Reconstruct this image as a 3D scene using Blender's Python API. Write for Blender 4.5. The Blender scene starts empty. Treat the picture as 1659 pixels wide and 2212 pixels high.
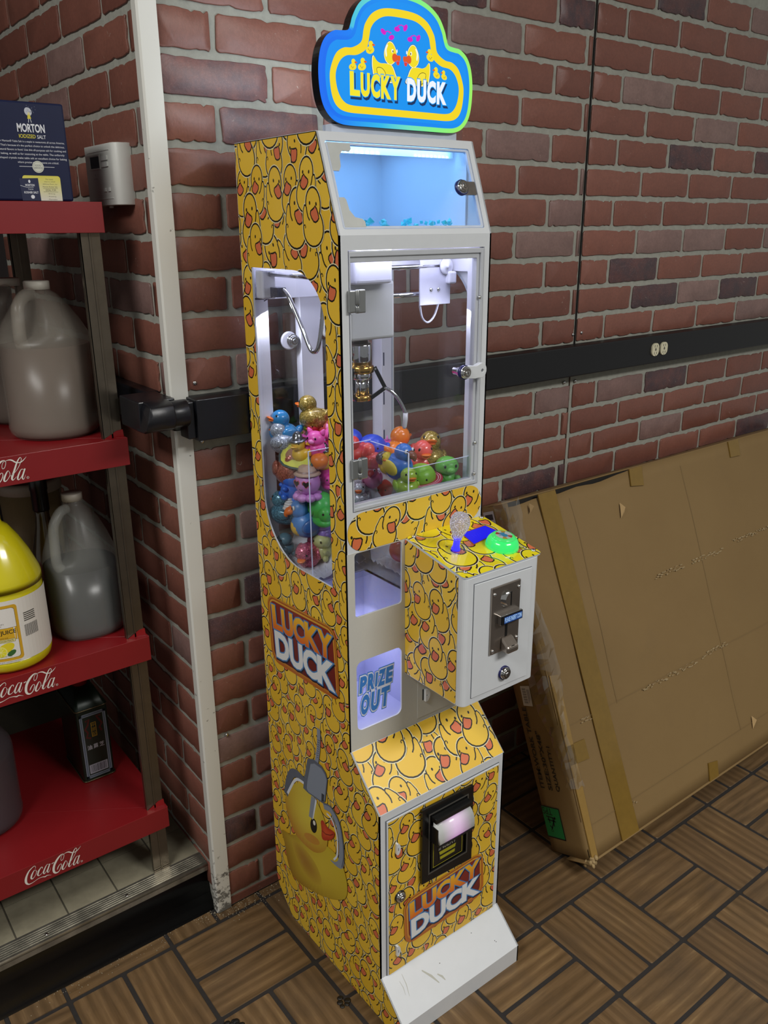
import bpy, bmesh, math, random
from mathutils import Vector, Matrix, Euler
from mathutils.geometry import tessellate_polygon
from bisect import bisect

# ------------------------------------------------------------------ camera, world, lights, exposure
W_PX, H_PX = 1659, 2212
SC = bpy.context.scene
COL = SC.collection
R = math.radians

def lin(c):
    if isinstance(c, str):
        c = c.lstrip('#')
        c = [int(c[i:i + 2], 16) / 255 for i in (0, 2, 4)]
    return tuple((x / 12.92 if x <= .04045 else ((x + .055) / 1.055) ** 2.4) for x in c[:3])

cam = bpy.data.cameras.new('camera')
camo = bpy.data.objects.new('camera', cam)
COL.objects.link(camo)
yaw, pitch, roll = -.6531, -.3314, -.0065
fwd = Vector((-math.sin(yaw) * math.cos(pitch), math.cos(yaw) * math.cos(pitch), math.sin(pitch)))
rgt = Vector((math.cos(yaw), math.sin(yaw), 0))
upv = rgt.cross(fwd)
r2 = rgt * math.cos(roll) + upv * math.sin(roll)
u2 = -rgt * math.sin(roll) + upv * math.cos(roll)
camo.matrix_world = Matrix(((r2.x, u2.x, -fwd.x, -.5798), (r2.y, u2.y, -fwd.y, -1.3518), (r2.z, u2.z, -fwd.z, 1.3994), (0, 0, 0, 1)))
cam.sensor_fit = 'VERTICAL'
cam.sensor_height = 36
cam.lens = 1805.0 / H_PX * 36
cam.clip_start = .02
SC.camera = camo

wd = bpy.data.worlds.new('room_fill')
SC.world = wd
wd.use_nodes = True
bg = wd.node_tree.nodes['Background']
bg.inputs[0].default_value = (.95, .95, .9, 1)
bg.inputs[1].default_value = .24

def area(name, loc, aim, sx, sy, power, col=(1, 1, 1), parent=None):
    l = bpy.data.lights.new(name, 'AREA')
    l.shape = 'RECTANGLE'; l.size = sx; l.size_y = sy; l.energy = power; l.color = col
    o = bpy.data.objects.new(name, l)
    COL.objects.link(o)
    o.location = loc
    o.rotation_euler = (Vector(aim) - Vector(loc)).to_track_quat('-Z', 'Y').to_euler()
    if parent:
        o.parent = parent; o.location = Vector(loc) - parent.location
    return o

area('ceiling_lamp', (.9, -2.5, 2.62), (.9, -2.5, 0), 1.2, .6, 68, (1, .985, .95))
area('ceiling_lamp', (-1.7, -.9, 2.62), (-1.7, -.9, 0), .6, 1.2, 48, (1, .985, .95))
SC.view_settings.view_transform = 'Standard'
SC.view_settings.look = 'None'
SC.view_settings.gamma = 1
SC.view_settings.use_curve_mapping = False
SC.view_settings.exposure = 0
SC.cycles.use_denoising = True
SC.cycles.max_bounces = 10
SC.cycles.transparent_max_bounces = 16
SC.cycles.sample_clamp_indirect = 6
SC.cycles.caustics_reflective = False
SC.cycles.caustics_refractive = False

# ------------------------------------------------------------------ helpers: objects
rnd = random.Random(7)

def tag(o, label=None, cat=None, group=None, kind=None):
    if label: o['label'] = label
    if cat: o['category'] = cat
    if group: o['group'] = group
    if kind: o['kind'] = kind
    return o

def thing(name, label, cat, loc=(0, 0, 0), rot=(0, 0, 0), group=None):
    o = bpy.data.objects.new(name, None)
    o.empty_display_size = .03
    COL.objects.link(o)
    o.location = loc
    o.rotation_euler = rot
    return tag(o, label, cat, group)

def origin_of(p):
    t = Vector((0, 0, 0))
    while p:
        t += p.location
        p = p.parent
    return t

class MB:
    def __init__(s):
        s.v = []; s.f = []; s.mi = []; s.sm = []
        s.M = None
    def add(s, vs, fs, m=0, smooth=False):
        b = len(s.v)
        for p in vs:
            p = Vector(p)
            s.v.append(s.M @ p if s.M else p)
        for f in fs:
            s.f.append([b + i for i in f]); s.mi.append(m); s.sm.append(smooth)
        return s
    def box(s, x0, x1, y0, y1, z0, z1, m=0):
        vs = [(x, y, z) for z in (z0, z1) for y in (y0, y1) for x in (x0, x1)]
        return s.add(vs, [(0, 2, 3, 1), (4, 5, 7, 6), (0, 1, 5, 4), (2, 6, 7, 3), (0, 4, 6, 2), (1, 3, 7, 5)], m)
    def tube(s, path, r, n=10, m=0, caps=True, smooth=True):
        P = [Vector(p) for p in path]
        rs = r if isinstance(r, (list, tuple)) else [r] * len(P)
        vs = []; N = None
        for i, p in enumerate(P):
            t = (P[min(i + 1, len(P) - 1)] - P[max(i - 1, 0)]).normalized()
            if N is None:
                a = Vector((0, 0, 1)) if abs(t.z) < .9 else Vector((1, 0, 0))
                N = t.cross(a).normalized()
            else:
                N = (N - t * N.dot(t)).normalized()
            B = t.cross(N)
            for k in range(n):
                a = 2 * math.pi * k / n
                vs.append(p + (N * math.cos(a) + B * math.sin(a)) * rs[i])
        fs = []
        for i in range(len(P) - 1):
            for k in range(n):
                fs.append((i * n + k, i * n + (k + 1) % n, (i + 1) * n + (k + 1) % n, (i + 1) * n + k))
        s.add(vs, fs, m, smooth)
        if caps:
            s.add([vs[k] for k in range(n)], [tuple(range(n))[::-1]], m)
            s.add([vs[(len(P) - 1) * n + k] for k in range(n)], [tuple(range(n))], m)
        return s
    def lathe(s, prof, n=24, m=0, c=(0, 0, 0), fr=None, smooth=True, caps=True):
        # prof: (r, z) from bottom to top; fr(r, z, angle) -> r
        vs = []
        for r, z in prof:
            for k in range(n):
                a = 2 * math.pi * k / n
                q = fr(r, z, a) if fr else r
                vs.append((c[0] + q * math.cos(a), c[1] + q * math.sin(a), c[2] + z))
        fs = []
        L = len(prof)
        for i in range(L - 1):
            for k in range(n):
                fs.append((i * n + k, i * n + (k + 1) % n, (i + 1) * n + (k + 1) % n, (i + 1) * n + k))
        s.add(vs, fs, m, smooth)
        if caps:
            s.add(vs[:n], [tuple(range(n))[::-1]], m)
            s.add(vs[-n:], [tuple(range(n))], m)
        return s
    def ell(s, c, rad, n=16, k=10, m=0, rot=None):
        prof = [(math.sin(math.pi * i / k), -math.cos(math.pi * i / k)) for i in range(1, k)]
        vs = []
        for r, z in prof:
            for j in range(n):
                a = 2 * math.pi * j / n
                vs.append((r * math.cos(a), r * math.sin(a), z))
        vs += [(0, 0, -1), (0, 0, 1)]
        fs = []
        for i in range(k - 2):
            for j in range(n):
                fs.append((i * n + j, i * n + (j + 1) % n, (i + 1) * n + (j + 1) % n, (i + 1) * n + j))
        b, t = len(vs) - 2, len(vs) - 1
        for j in range(n):
            fs.append((b, (j + 1) % n, j)); fs.append((t, (k - 2) * n + j, (k - 2) * n + (j + 1) % n))
        Rm = Euler([R(a) for a in rot]).to_matrix() if rot else Matrix.Identity(3)
        c = Vector(c)
        return s.add([c + Rm @ Vector((v[0] * rad[0], v[1] * rad[1], v[2] * rad[2])) for v in vs], fs, m, True)
    def plate(s, outer, holes, fr, h0, h1, m=0, mside=None):
        # polygon with holes in the frame fr(u, v, h), extruded from h0 (back) to h1 (front)
        loops = [outer] + list(holes)
        tri = tessellate_polygon([[Vector((u, v, 0)) for u, v in l] for l in loops])
        flat = [p for l in loops for p in l]
        s.add([fr(u, v, h1) for u, v in flat], [tuple(t) for t in tri], m)
        if abs(h1 - h0) > 1e-9:
            s.add([fr(u, v, h0) for u, v in flat], [tuple(t)[::-1] for t in tri], m)
            for l in loops:
                n = len(l)
                vs = [fr(u, v, h0) for u, v in l] + [fr(u, v, h1) for u, v in l]
                s.add(vs, [(i, (i + 1) % n, n + (i + 1) % n, n + i) for i in range(n)], m if mside is None else mside)
        return s
    def build(s, name, mats, parent=None, bev=0, world=True, label=None, kind=None, recalc=True, seg=2):
        me = bpy.data.meshes.new(name)
        vs = s.v
        if parent is not None and world:
            o = origin_of(parent)
            vs = [v - o for v in vs]
        me.from_pydata([tuple(v) for v in vs], [], s.f)
        for mt in (mats if isinstance(mats, (list, tuple)) else [mats]):
            me.materials.append(mt)
        me.polygons.foreach_set('material_index', s.mi)
        me.polygons.foreach_set('use_smooth', s.sm)
        if recalc:
            bm = bmesh.new(); bm.from_mesh(me)
            bmesh.ops.remove_doubles(bm, verts=bm.verts, dist=1e-6)
            bmesh.ops.recalc_face_normals(bm, faces=bm.faces)
            bm.to_mesh(me); bm.free()
        me.update()
        ob = bpy.data.objects.new(name, me)
        COL.objects.link(ob)
        if parent is not None: ob.parent = parent
        if bev:
            md = ob.modifiers.new('bevel', 'BEVEL')
            md.width = bev; md.segments = seg; md.limit_method = 'ANGLE'; md.angle_limit = R(40)
        return tag(ob, label, None, None, kind)

def boxpart(name, b, mat, parent, bev=0, **k):
    return MB().box(*b).build(name, mat, parent, bev, **k)

def rrect(u0, u1, v0, v1, r, n=6):
    pts = []
    for cx, cy, a0 in ((u1 - r, v0 + r, -90), (u1 - r, v1 - r, 0), (u0 + r, v1 - r, 90), (u0 + r, v0 + r, 180)):
        for i in range(n + 1):
            a = R(a0 + 90 * i / n)
            pts.append((cx + r * math.cos(a), cy + r * math.sin(a)))
    return pts

def circ(u, v, r, n=20):
    return [(u + r * math.cos(2 * math.pi * i / n), v + r * math.sin(2 * math.pi * i / n)) for i in range(n)]

def smooth_closed(pts, n=6):
    out = []; L = len(pts)
    for i in range(L):
        a, b, c, d = (Vector(pts[(i + k) % L]) for k in (-1, 0, 1, 2))
        for j in range(n):
            t = j / n
            out.append(tuple(.5 * ((2 * b) + (c - a) * t + (2 * a - 5 * b + 4 * c - d) * t * t + (3 * b - a - 3 * c + d) * t ** 3)))
    return out

def smooth_open(pts, n=5):
    out = []; L = len(pts)
    for i in range(L - 1):
        a, b, c, d = (Vector(pts[min(max(i + k, 0), L - 1)]) for k in (-1, 0, 1, 2))
        for j in range(n):
            t = j / n
            out.append(tuple(.5 * ((2 * b) + (c - a) * t + (2 * a - 5 * b + 4 * c - d) * t * t + (3 * b - a - 3 * c + d) * t ** 3)))
    out.append(tuple(pts[-1]))
    return out

# ------------------------------------------------------------------ helpers: materials
def nodes_of(name):
    m = bpy.data.materials.new(name)
    m.use_nodes = True
    nt = m.node_tree
    return m, nt, nt.nodes['Principled BSDF'], nt.nodes['Material Output']

def mth(nt, op, a, b=None):
    n = nt.nodes.new('ShaderNodeMath'); n.operation = op
    for i, x in enumerate((a, b)):
        if x is None: continue
        if isinstance(x, (int, float)): n.inputs[i].default_value = x
        else: nt.links.new(x, n.inputs[i])
    return n.outputs[0]

def mixc(nt, f, a, b):
    n = nt.nodes.new('ShaderNodeMix'); n.data_type = 'RGBA'
    for s, x in ((0, f), (6, a), (7, b)):
        if isinstance(x, (int, float)): n.inputs[s].default_value = x
        elif isinstance(x, tuple): n.inputs[s].default_value = (*x[:3], 1)
        else: nt.links.new(x, n.inputs[s])
    return n.outputs[2]

def obj_coords(nt, shift=True, scale=None):
    tc = nt.nodes.new('ShaderNodeTexCoord')
    out = tc.outputs['Object']
    if shift:
        oi = nt.nodes.new('ShaderNodeObjectInfo')
        add = nt.nodes.new('ShaderNodeVectorMath'); add.operation = 'ADD'
        nt.links.new(out, add.inputs[0])
        cmb = nt.nodes.new('ShaderNodeCombineXYZ')
        v = mth(nt, 'MULTIPLY', oi.outputs['Random'], 37.0)
        for i in range(3): nt.links.new(v, cmb.inputs[i])
        nt.links.new(cmb.outputs[0], add.inputs[1])
        out = add.outputs[0]
    if scale:
        mp = nt.nodes.new('ShaderNodeMapping'); mp.inputs['Scale'].default_value = scale
        nt.links.new(out, mp.inputs[0]); out = mp.outputs[0]
    return out

def noise(nt, vec, scale, detail=3, rough=.6, dist=0):
    n = nt.nodes.new('ShaderNodeTexNoise')
    n.inputs['Scale'].default_value = scale; n.inputs['Detail'].default_value = detail
    n.inputs['Roughness'].default_value = rough; n.inputs['Distortion'].default_value = dist
    nt.links.new(vec, n.inputs['Vector'])
    return n.outputs['Fac']

def ramp(nt, fac, stops):
    n = nt.nodes.new('ShaderNodeValToRGB')
    e = n.color_ramp.elements
    while len(e) < len(stops): e.new(.5)
    for el, (p, c) in zip(e, stops):
        el.position = p
        el.color = (c, c, c, 1) if isinstance(c, (int, float)) else (*c[:3], 1)
    nt.links.new(fac, n.inputs[0])
    return n.outputs[0]

def bump(nt, bsdf, h, strength=.3, dist=.001):
    b = nt.nodes.new('ShaderNodeBump')
    b.inputs['Strength'].default_value = strength; b.inputs['Distance'].default_value = dist
    nt.links.new(h, b.inputs['Height']); nt.links.new(b.outputs[0], bsdf.inputs['Normal'])

def M(name, col, rough=.5, metal=0, var=.06, vscale=40, bmp=0, emit=None, estr=0, coat=0, spec=.5, sss=0):
    m, nt, b, o = nodes_of(name)
    c = lin(col)
    vec = obj_coords(nt)
    f = noise(nt, vec, vscale)
    dark = tuple(x * (1 - var * 2) for x in c); light = tuple(min(1, x * (1 + var * 2)) for x in c)
    nt.links.new(mixc(nt, f, dark, light), b.inputs['Base Color'])
    b.inputs['Roughness'].default_value = rough
    b.inputs['Metallic'].default_value = metal
    b.inputs['Specular IOR Level'].default_value = spec
    b.inputs['Coat Weight'].default_value = coat
    b.inputs['Coat Roughness'].default_value = .08
    if sss:
        b.inputs['Subsurface Weight'].default_value = sss
        b.inputs['Subsurface Radius'].default_value = (.01, .01, .01)
        b.inputs['Subsurface Scale'].default_value = .5
    if emit:
        b.inputs['Emission Color'].default_value = (*lin(emit), 1)
        b.inputs['Emission Strength'].default_value = estr
    if bmp: bump(nt, b, noise(nt, vec, vscale * 3), bmp, .0008)
    return m

def clear_mat(name, tint=(1, 1, 1), gloss=.9, rough=.02, haze=0.0, hazecol=(1, 1, 1)):
    m, nt, b, o = nodes_of(name)
    nt.nodes.remove(b)
    tr = nt.nodes.new('ShaderNodeBsdfTransparent'); tr.inputs[0].default_value = (*tint, 1)
    gl = nt.nodes.new('ShaderNodeBsdfGlossy'); gl.inputs['Roughness'].default_value = rough
    lw = nt.nodes.new('ShaderNodeLayerWeight'); lw.inputs['Blend'].default_value = .5
    mx = nt.nodes.new('ShaderNodeMixShader')
    f5 = mth(nt, 'ADD', mth(nt, 'MULTIPLY', mth(nt, 'POWER', lw.outputs['Facing'], 5.0), .6), .040)
    nt.links.new(mth(nt, 'MULTIPLY', f5, gloss), mx.inputs[0])
    last = tr.outputs[0]
    if haze:
        df = nt.nodes.new('ShaderNodeBsdfDiffuse'); df.inputs[0].default_value = (*hazecol, 1)
        tl = nt.nodes.new('ShaderNodeBsdfTranslucent'); tl.inputs[0].default_value = (*hazecol, 1)
        mm = nt.nodes.new('ShaderNodeMixShader'); mm.inputs[0].default_value = .5
        nt.links.new(df.outputs[0], mm.inputs[1]); nt.links.new(tl.outputs[0], mm.inputs[2])
        hz = nt.nodes.new('ShaderNodeMixShader')
        v = noise(nt, obj_coords(nt, False), 12, 4)
        nt.links.new(mth(nt, 'MULTIPLY', v, haze * 2), hz.inputs[0])
        nt.links.new(tr.outputs[0], hz.inputs[1]); nt.links.new(mm.outputs[0], hz.inputs[2])
        last = hz.outputs[0]
    nt.links.new(last, mx.inputs[1]); nt.links.new(gl.outputs[0], mx.inputs[2])
    nt.links.new(mx.outputs[0], o.inputs[0])
    return m

def print_mat(name, rough=.35, emit=0, coat=0, attr='Col'):
    m, nt, b, o = nodes_of(name)
    a = nt.nodes.new('ShaderNodeAttribute'); a.attribute_name = attr
    if emit:
        b.inputs['Base Color'].default_value = (.01, .01, .01, 1); b.inputs['Specular IOR Level'].default_value = .15
        nt.links.new(a.outputs['Color'], b.inputs['Emission Color'])
        b.inputs['Emission Strength'].default_value = emit
    else:
        nt.links.new(a.outputs['Color'], b.inputs['Base Color'])
    b.inputs['Roughness'].default_value = rough
    b.inputs['Coat Weight'].default_value = coat
    return m

def glitter(name, col, col2=None):
    m, nt, b, o = nodes_of(name)
    vec = obj_coords(nt)
    v = nt.nodes.new('ShaderNodeTexVoronoi'); v.inputs['Scale'].default_value = 900
    nt.links.new(vec, v.inputs['Vector'])
    sep = nt.nodes.new('ShaderNodeSeparateColor'); nt.links.new(v.outputs['Color'], sep.inputs[0])
    f = ramp(nt, sep.outputs[0], [(.0, 0.0), (.55, .25), (.9, 1.0)])
    c = lin(col); d = lin(col2) if col2 else tuple(min(1, x * 1.7 + .08) for x in c)
    nt.links.new(mixc(nt, f, tuple(x * .6 for x in c), d), b.inputs['Base Color'])
    b.inputs['Roughness'].default_value = .28
    b.inputs['Metallic'].default_value = .25
    b.inputs['Coat Weight'].default_value = .6
    return m

def brick_mat(name, a, b_, dark, darkness, pale=0.0):
    m, nt, b, o = nodes_of(name)
    vec = obj_coords(nt)
    oi = nt.nodes.new('ShaderNodeObjectInfo')
    base = mixc(nt, oi.outputs['Random'], lin(a), lin(b_))
    n1 = noise(nt, vec, 22, 5, .7)
    patch = ramp(nt, n1, [(.42 - darkness * .3, 0.0), (.62, 1.0)])
    fine = noise(nt, vec, 420, 3, .7)
    pf = mth(nt, 'MULTIPLY', patch, mth(nt, 'MULTIPLY_ADD', fine, .9))
    c = mixc(nt, mth(nt, 'MULTIPLY', patch, darkness), base, lin(dark))
    speck = ramp(nt, fine, [(.56, 0.0), (.75, .55)])
    c = mixc(nt, mth(nt, 'MULTIPLY', speck, darkness), c, lin('#a08a8a'))
    c = mixc(nt, mth(nt, 'MULTIPLY', ramp(nt, noise(nt, vec, 160, 4, .7), [(.35, 1.0), (.6, 0.0)]), .16), c, lin('#3c2622'))
    chips = ramp(nt, noise(nt, vec, 75, 5, .75, 1.2), [(.675, 0.0), (.70, 1.0)])
    c = mixc(nt, mth(nt, 'MULTIPLY', chips, .75), c, lin('#b3a79c'))
    nt.links.new(c, b.inputs['Base Color'])
    b.inputs['Roughness'].default_value = .42
    bump(nt, b, mth(nt, 'ADD', noise(nt, vec, 60, 5), mth(nt, 'MULTIPLY', fine, .4)), .35, .0012)
    return m

def wood_mat(name, stops, sc=1.0):
    m, nt, b, o = nodes_of(name)
    oi = nt.nodes.new('ShaderNodeObjectInfo')
    fineg = noise(nt, obj_coords(nt, True, (7, 150, 7)), 1.5, 4, .6, .4)
    figure = noise(nt, obj_coords(nt, True, (2.6, 13, 3)), 1.5, 3, .55, 1.8)
    wv = nt.nodes.new('ShaderNodeTexWave'); wv.bands_direction = 'Y'
    wv.inputs['Scale'].default_value = 2.2; wv.inputs['Distortion'].default_value = 11
    wv.inputs['Detail'].default_value = 2.5; wv.inputs['Detail Scale'].default_value = .45
    nt.links.new(obj_coords(nt, True, (1.6, 6, 2)), wv.inputs[0])
    f = mth(nt, 'ADD', mth(nt, 'ADD', mth(nt, 'MULTIPLY', fineg, .34), mth(nt, 'MULTIPLY', figure, .46)), mth(nt, 'MULTIPLY', wv.outputs['Fac'], .17))
    c = ramp(nt, f, stops)
    c = mixc(nt, mth(nt, 'MULTIPLY', oi.outputs['Random'], .35), c, lin('#4f3c2b'))
    grime = noise(nt, obj_coords(nt, True), 8, 5)
    c = mixc(nt, ramp(nt, grime, [(.45, 0.0), (.75, .4)]), c, lin('#3a3026'))
    nt.links.new(c, b.inputs['Base Color'])
    nt.links.new(ramp(nt, grime, [(.3, .34), (.8, .6)]), b.inputs['Roughness'])
    bump(nt, b, fineg, .10, .0008)
    return m

MAT = {}
MAT['white'] = M('white_powder_coat', '#d3d6d9', .38, var=.02)
MAT['white_in'] = M('white_inner_plastic', '#e6e6ee', .45, var=.02)
MAT['panel'] = M('grey_laminate', '#c3c3bd', .45, var=.02, vscale=300)
MAT['alu'] = M('brushed_aluminium_frame', '#c9ccd2', .32, .25, var=.03)
MAT['chrome'] = M('chrome', '#d8d8d8', .08, 1, var=.02)
MAT['steel'] = M('brushed_steel', '#8f8882', .3, 1, var=.1, vscale=90)
MAT['dsteel'] = M('dark_nickel_plate', '#aa9f95', .26, .9, var=.08, vscale=60)
MAT['gold'] = M('gold_plated_ring', '#c79a4a', .18, 1)
MAT['black'] = M('black_plastic', '#131313', .35, var=.1)
MAT['blackmetal'] = M('black_painted_metal', '#15161b', .33, var=.12, bmp=.12)
MAT['blueplastic'] = M('dark_blue_plastic', '#232457', .3)
MAT['acry'] = clear_mat('clear_acrylic', (.93, .94, .96), .9)
MAT['acry_edge'] = M('acrylic_edge', '#c9d2e2', .25)
MAT['bracket'] = M('grey_hinge_plate', '#b9bbb6', .45)
MAT['print'] = print_mat('printed_vinyl', .38, coat=.1)
MAT['print_gloss'] = print_mat('glossy_print_under_acrylic', .12, coat=.8)
MAT['print_lit'] = print_mat('backlit_print', .4, 1.0)
MAT['paper'] = print_mat('printed_paper', .6)
MAT['yellowwrap'] = M('yellow_vinyl_wrap', '#d7b02e', .38, var=.03)

# ------------------------------------------------------------------ helpers: flat print built as thin coloured polygons
TXT = {}
def text_tris(body, bold=0.0):
    k = (body, bold)
    if k not in TXT:
        c = bpy.data.curves.new('lettering', 'FONT')
        c.body = body; c.size = 1; c.offset = bold; c.resolution_u = 3
        o = bpy.data.objects.new('lettering', c)
        COL.objects.link(o)
        dg = bpy.context.evaluated_depsgraph_get()
        me = bpy.data.meshes.new_from_object(o.evaluated_get(dg))
        me.calc_loop_triangles()
        vs = [(v.co.x, v.co.y) for v in me.vertices]
        tris = [[vs[i] for i in t.vertices] for t in me.loop_triangles]
        bpy.data.objects.remove(o); bpy.data.meshes.remove(me); bpy.data.curves.remove(c)
        xs = [p[0] for t in tris for p in t] or [0, 1]; ys = [p[1] for t in tris for p in t] or [0, 1]
        TXT[k] = (tris, min(xs), max(xs), min(ys), max(ys))
    return TXT[k]

def ccw(p):
    a = sum(p[i][0] * p[(i + 1) % len(p)][1] - p[(i + 1) % len(p)][0] * p[i][1] for i in range(len(p)))
    return p if a > 0 else p[::-1]

def clip_poly(sub, clip):
    out = sub
    n = len(clip)
    for i in range(n):
        ax, ay = clip[i]; bx, by = clip[(i + 1) % n]
        ex, ey = bx - ax, by - ay
        inp = out; out = []
        L = len(inp)
        if not L: return []
        ds = [ex * (p[1] - ay) - ey * (p[0] - ax) for p in inp]
        for j in range(L):
            p, q = inp[j], inp[(j + 1) % L]
            dp, dq = ds[j], ds[(j + 1) % L]
            if dp >= 0: out.append(p)
            if (dp >= 0) != (dq >= 0):
                t = dp / (dp - dq)
                out.append((p[0] + (q[0] - p[0]) * t, p[1] + (q[1] - p[1]) * t))
    return out

class Print:
    def __init__(s):
        s.p = []
    def poly(s, pts, col, layer=0, convex=True):
        if convex: s.p.append((pts, col, layer))
        else:
            for t in tessellate_polygon([[Vector((u, v, 0)) for u, v in pts]]):
                s.p.append(([pts[i] for i in t], col, layer))
        return s
    def ell(s, u, v, ru, rv, col, layer=0, rot=0, n=22):
        c, d = math.cos(R(rot)), math.sin(R(rot))
        return s.poly([(u + ru * math.cos(a) * c - rv * math.sin(a) * d, v + ru * math.cos(a) * d + rv * math.sin(a) * c)
                       for a in (2 * math.pi * i / n for i in range(n))], col, layer)
    def rect(s, u0, u1, v0, v1, col, layer=0):
        return s.poly([(u0, v0), (u1, v0), (u1, v1), (u0, v1)], col, layer)
    def rr(s, u0, u1, v0, v1, r, col, layer=0):
        return s.poly(rrect(u0, u1, v0, v1, r), col, layer)
    def stroke(s, path, w, col, layer=0):
        n = len(path)
        ws = w if isinstance(w, (list, tuple)) else [w] * n
        L = []
        for i, p in enumerate(path):
            a, b = path[max(i - 1, 0)], path[min(i + 1, n - 1)]
            dx, dy = b[0] - a[0], b[1] - a[1]
            q = math.hypot(dx, dy) or 1
            L.append(((p[0] - dy / q * ws[i] / 2, p[1] + dx / q * ws[i] / 2), (p[0] + dy / q * ws[i] / 2, p[1] - dx / q * ws[i] / 2)))
        for i in range(n - 1):
            s.poly([L[i][1], L[i + 1][1], L[i + 1][0]], col, layer + .5 * (i % 2))
            s.poly([L[i][1], L[i + 1][0], L[i][0]], col, layer + .5 * (i % 2))
        return s
    def text(s, body, u0, u1, v0, v1, col, layer=0, bold=0.0, rot=0, slant=0, grow=0, h=None):
        tris, x0, x1, y0, y1 = text_tris(body, bold)
        b0 = text_tris(body, 0)
        X0, X1, Y0, Y1 = b0[1], b0[2], b0[3], b0[4]
        if h == 'cap': Y0, Y1 = 0, .73
        cu, cv = (u0 + u1) / 2, (v0 + v1) / 2
        su = (u1 - u0) / (X1 - X0 or 1); sv = (v1 - v0) / (Y1 - Y0 or 1)
        c, d = math.cos(R(rot)), math.sin(R(rot))
        for t in tris:
            P = []
            for x, y in t:
                u = (x - X0) * su + u0 - cu; v = (y - Y0) * sv + v0 - cv
                u += v * slant
                P.append((cu + u * c - v * d, cv + u * d + v * c))
            s.poly(P, col, layer)
        return s
    def build(s, name, parent, fr, mat, clip=None, step=1.0e-5, lift=1.5e-4, label=None):
        vs = []; fs = []; cs = []
        cb = None
        if clip:
            clip = [ccw(c) for c in clip]
            cb = [(min(p[0] for p in c), max(p[0] for p in c), min(p[1] for p in c), max(p[1] for p in c), c) for c in clip]
        off = origin_of(parent) if parent is not None else Vector((0, 0, 0))
        cache = {}
        for pts, col, layer in s.p:
            if cb:
                a0 = min(p[0] for p in pts); a1 = max(p[0] for p in pts); b0 = min(p[1] for p in pts); b1 = max(p[1] for p in pts)
                pieces = []
                for c0, c1, d0, d1, c in cb:
                    if a1 < c0 or a0 > c1 or b1 < d0 or b0 > d1: continue
                    q = clip_poly(pts, c)
                    if len(q) > 2: pieces.append(q)
            else: pieces = [pts]
            for q in pieces:
                b = len(vs)
                for u, v in q:
                    vs.append(fr(u, v, lift + layer * step))
                    if callable(col): cc = col(u, v)
                    else: cc = col
                    if isinstance(cc, str):
                        if cc not in cache: cache[cc] = lin(cc)
                        cc = cache[cc]
                    cs.extend((*cc, 1.0))
                f = list(range(b, b + len(q)))
                n = (Vector(vs[b + 1]) - Vector(vs[b]))
                fs.append(f)
        me = bpy.data.meshes.new(name)
        me.from_pydata([tuple(Vector(v) - off) for v in vs], [], fs)
        at = me.color_attributes.new('Col', 'FLOAT_COLOR', 'POINT')
        at.data.foreach_set('color', cs)
        me.materials.append(mat)
        me.update()
        ob = bpy.data.objects.new(name, me)
        COL.objects.link(ob)
        if parent is not None: ob.parent = parent
        return tag(ob, label)

# ------------------------------------------------------------------ structure: walls of brick panel, floor, step
mortar = M('mortar', '#9b9b91', .85, var=.12, vscale=70, bmp=.5)
brick_red = brick_mat('brick_red', '#8c5a4c', '#7b4c40', '#4c3632', .12)
brick_pink = brick_mat('brick_pale', '#937770', '#8a6c66', '#5a4644', .3)
brick_dark = brick_mat('brick_dark', '#7c4d47', '#6b4642', '#453a40', .9)
brick_old = brick_mat('brick_smoked', '#9a655a', '#8f5f57', '#4a434c', .75)

def brick_mesh(seed, w, h, dep, mat, rough=1.0):
    r = random.Random(seed)
    pts = []
    n_l, n_s = 13, 4
    rc = .006
    base = rrect(-w / 2, w / 2, -h / 2, h / 2, rc, 3)
    # resample the straight runs and roughen the edge
    out = []
    L = len(base)
    for i in range(L):
        a, b = base[i], base[(i + 1) % L]
        d = math.hypot(b[0] - a[0], b[1] - a[1])
        k = max(1, int(d / .011))
        for j in range(k):
            t = j / k
            out.append((a[0] + (b[0] - a[0]) * t, a[1] + (b[1] - a[1]) * t))
    walk = 0
    q = []
    for u, v in out:
        walk = walk * .6 + r.uniform(-.0011, .0011) * rough
        k = walk
        if r.random() < .05: k -= .003 * rough
        q.append((u * (1 + k / (w / 2)) if abs(abs(u) - w / 2) < .008 else u, v * (1 + k / (h / 2)) if abs(abs(v) - h / 2) < .008 else v))
    n = len(q)
    me = bpy.data.meshes.new('brick')
    vs = [(u, v, 0) for u, v in q] + [(u, v, dep * .75) for u, v in q] + [(u * .985, v * .955, dep) for u, v in q]
    fs = [(i, (i + 1) % n, n + (i + 1) % n, n + i) for i in range(n)]
    fs += [(n + i, n + (i + 1) % n, 2 * n + (i + 1) % n, 2 * n + i) for i in range(n)]
    fs.append(tuple(range(2 * n, 3 * n)))
    me.from_pydata(vs, [], fs)
    me.polygons.foreach_set('use_smooth', [False] * n + [True] * n + [True])
    me.materials.append(mat)
    me.update()
    return me

BW, BH, BD = .189, .0545, .0032
BM = {k: [brick_mesh(100 * i + j, BW, BH, BD, m, 1.0) for j in range(5)] for i, (k, m) in enumerate((('r', brick_red), ('p', brick_pink), ('d', brick_dark), ('o', brick_old)))}

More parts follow.
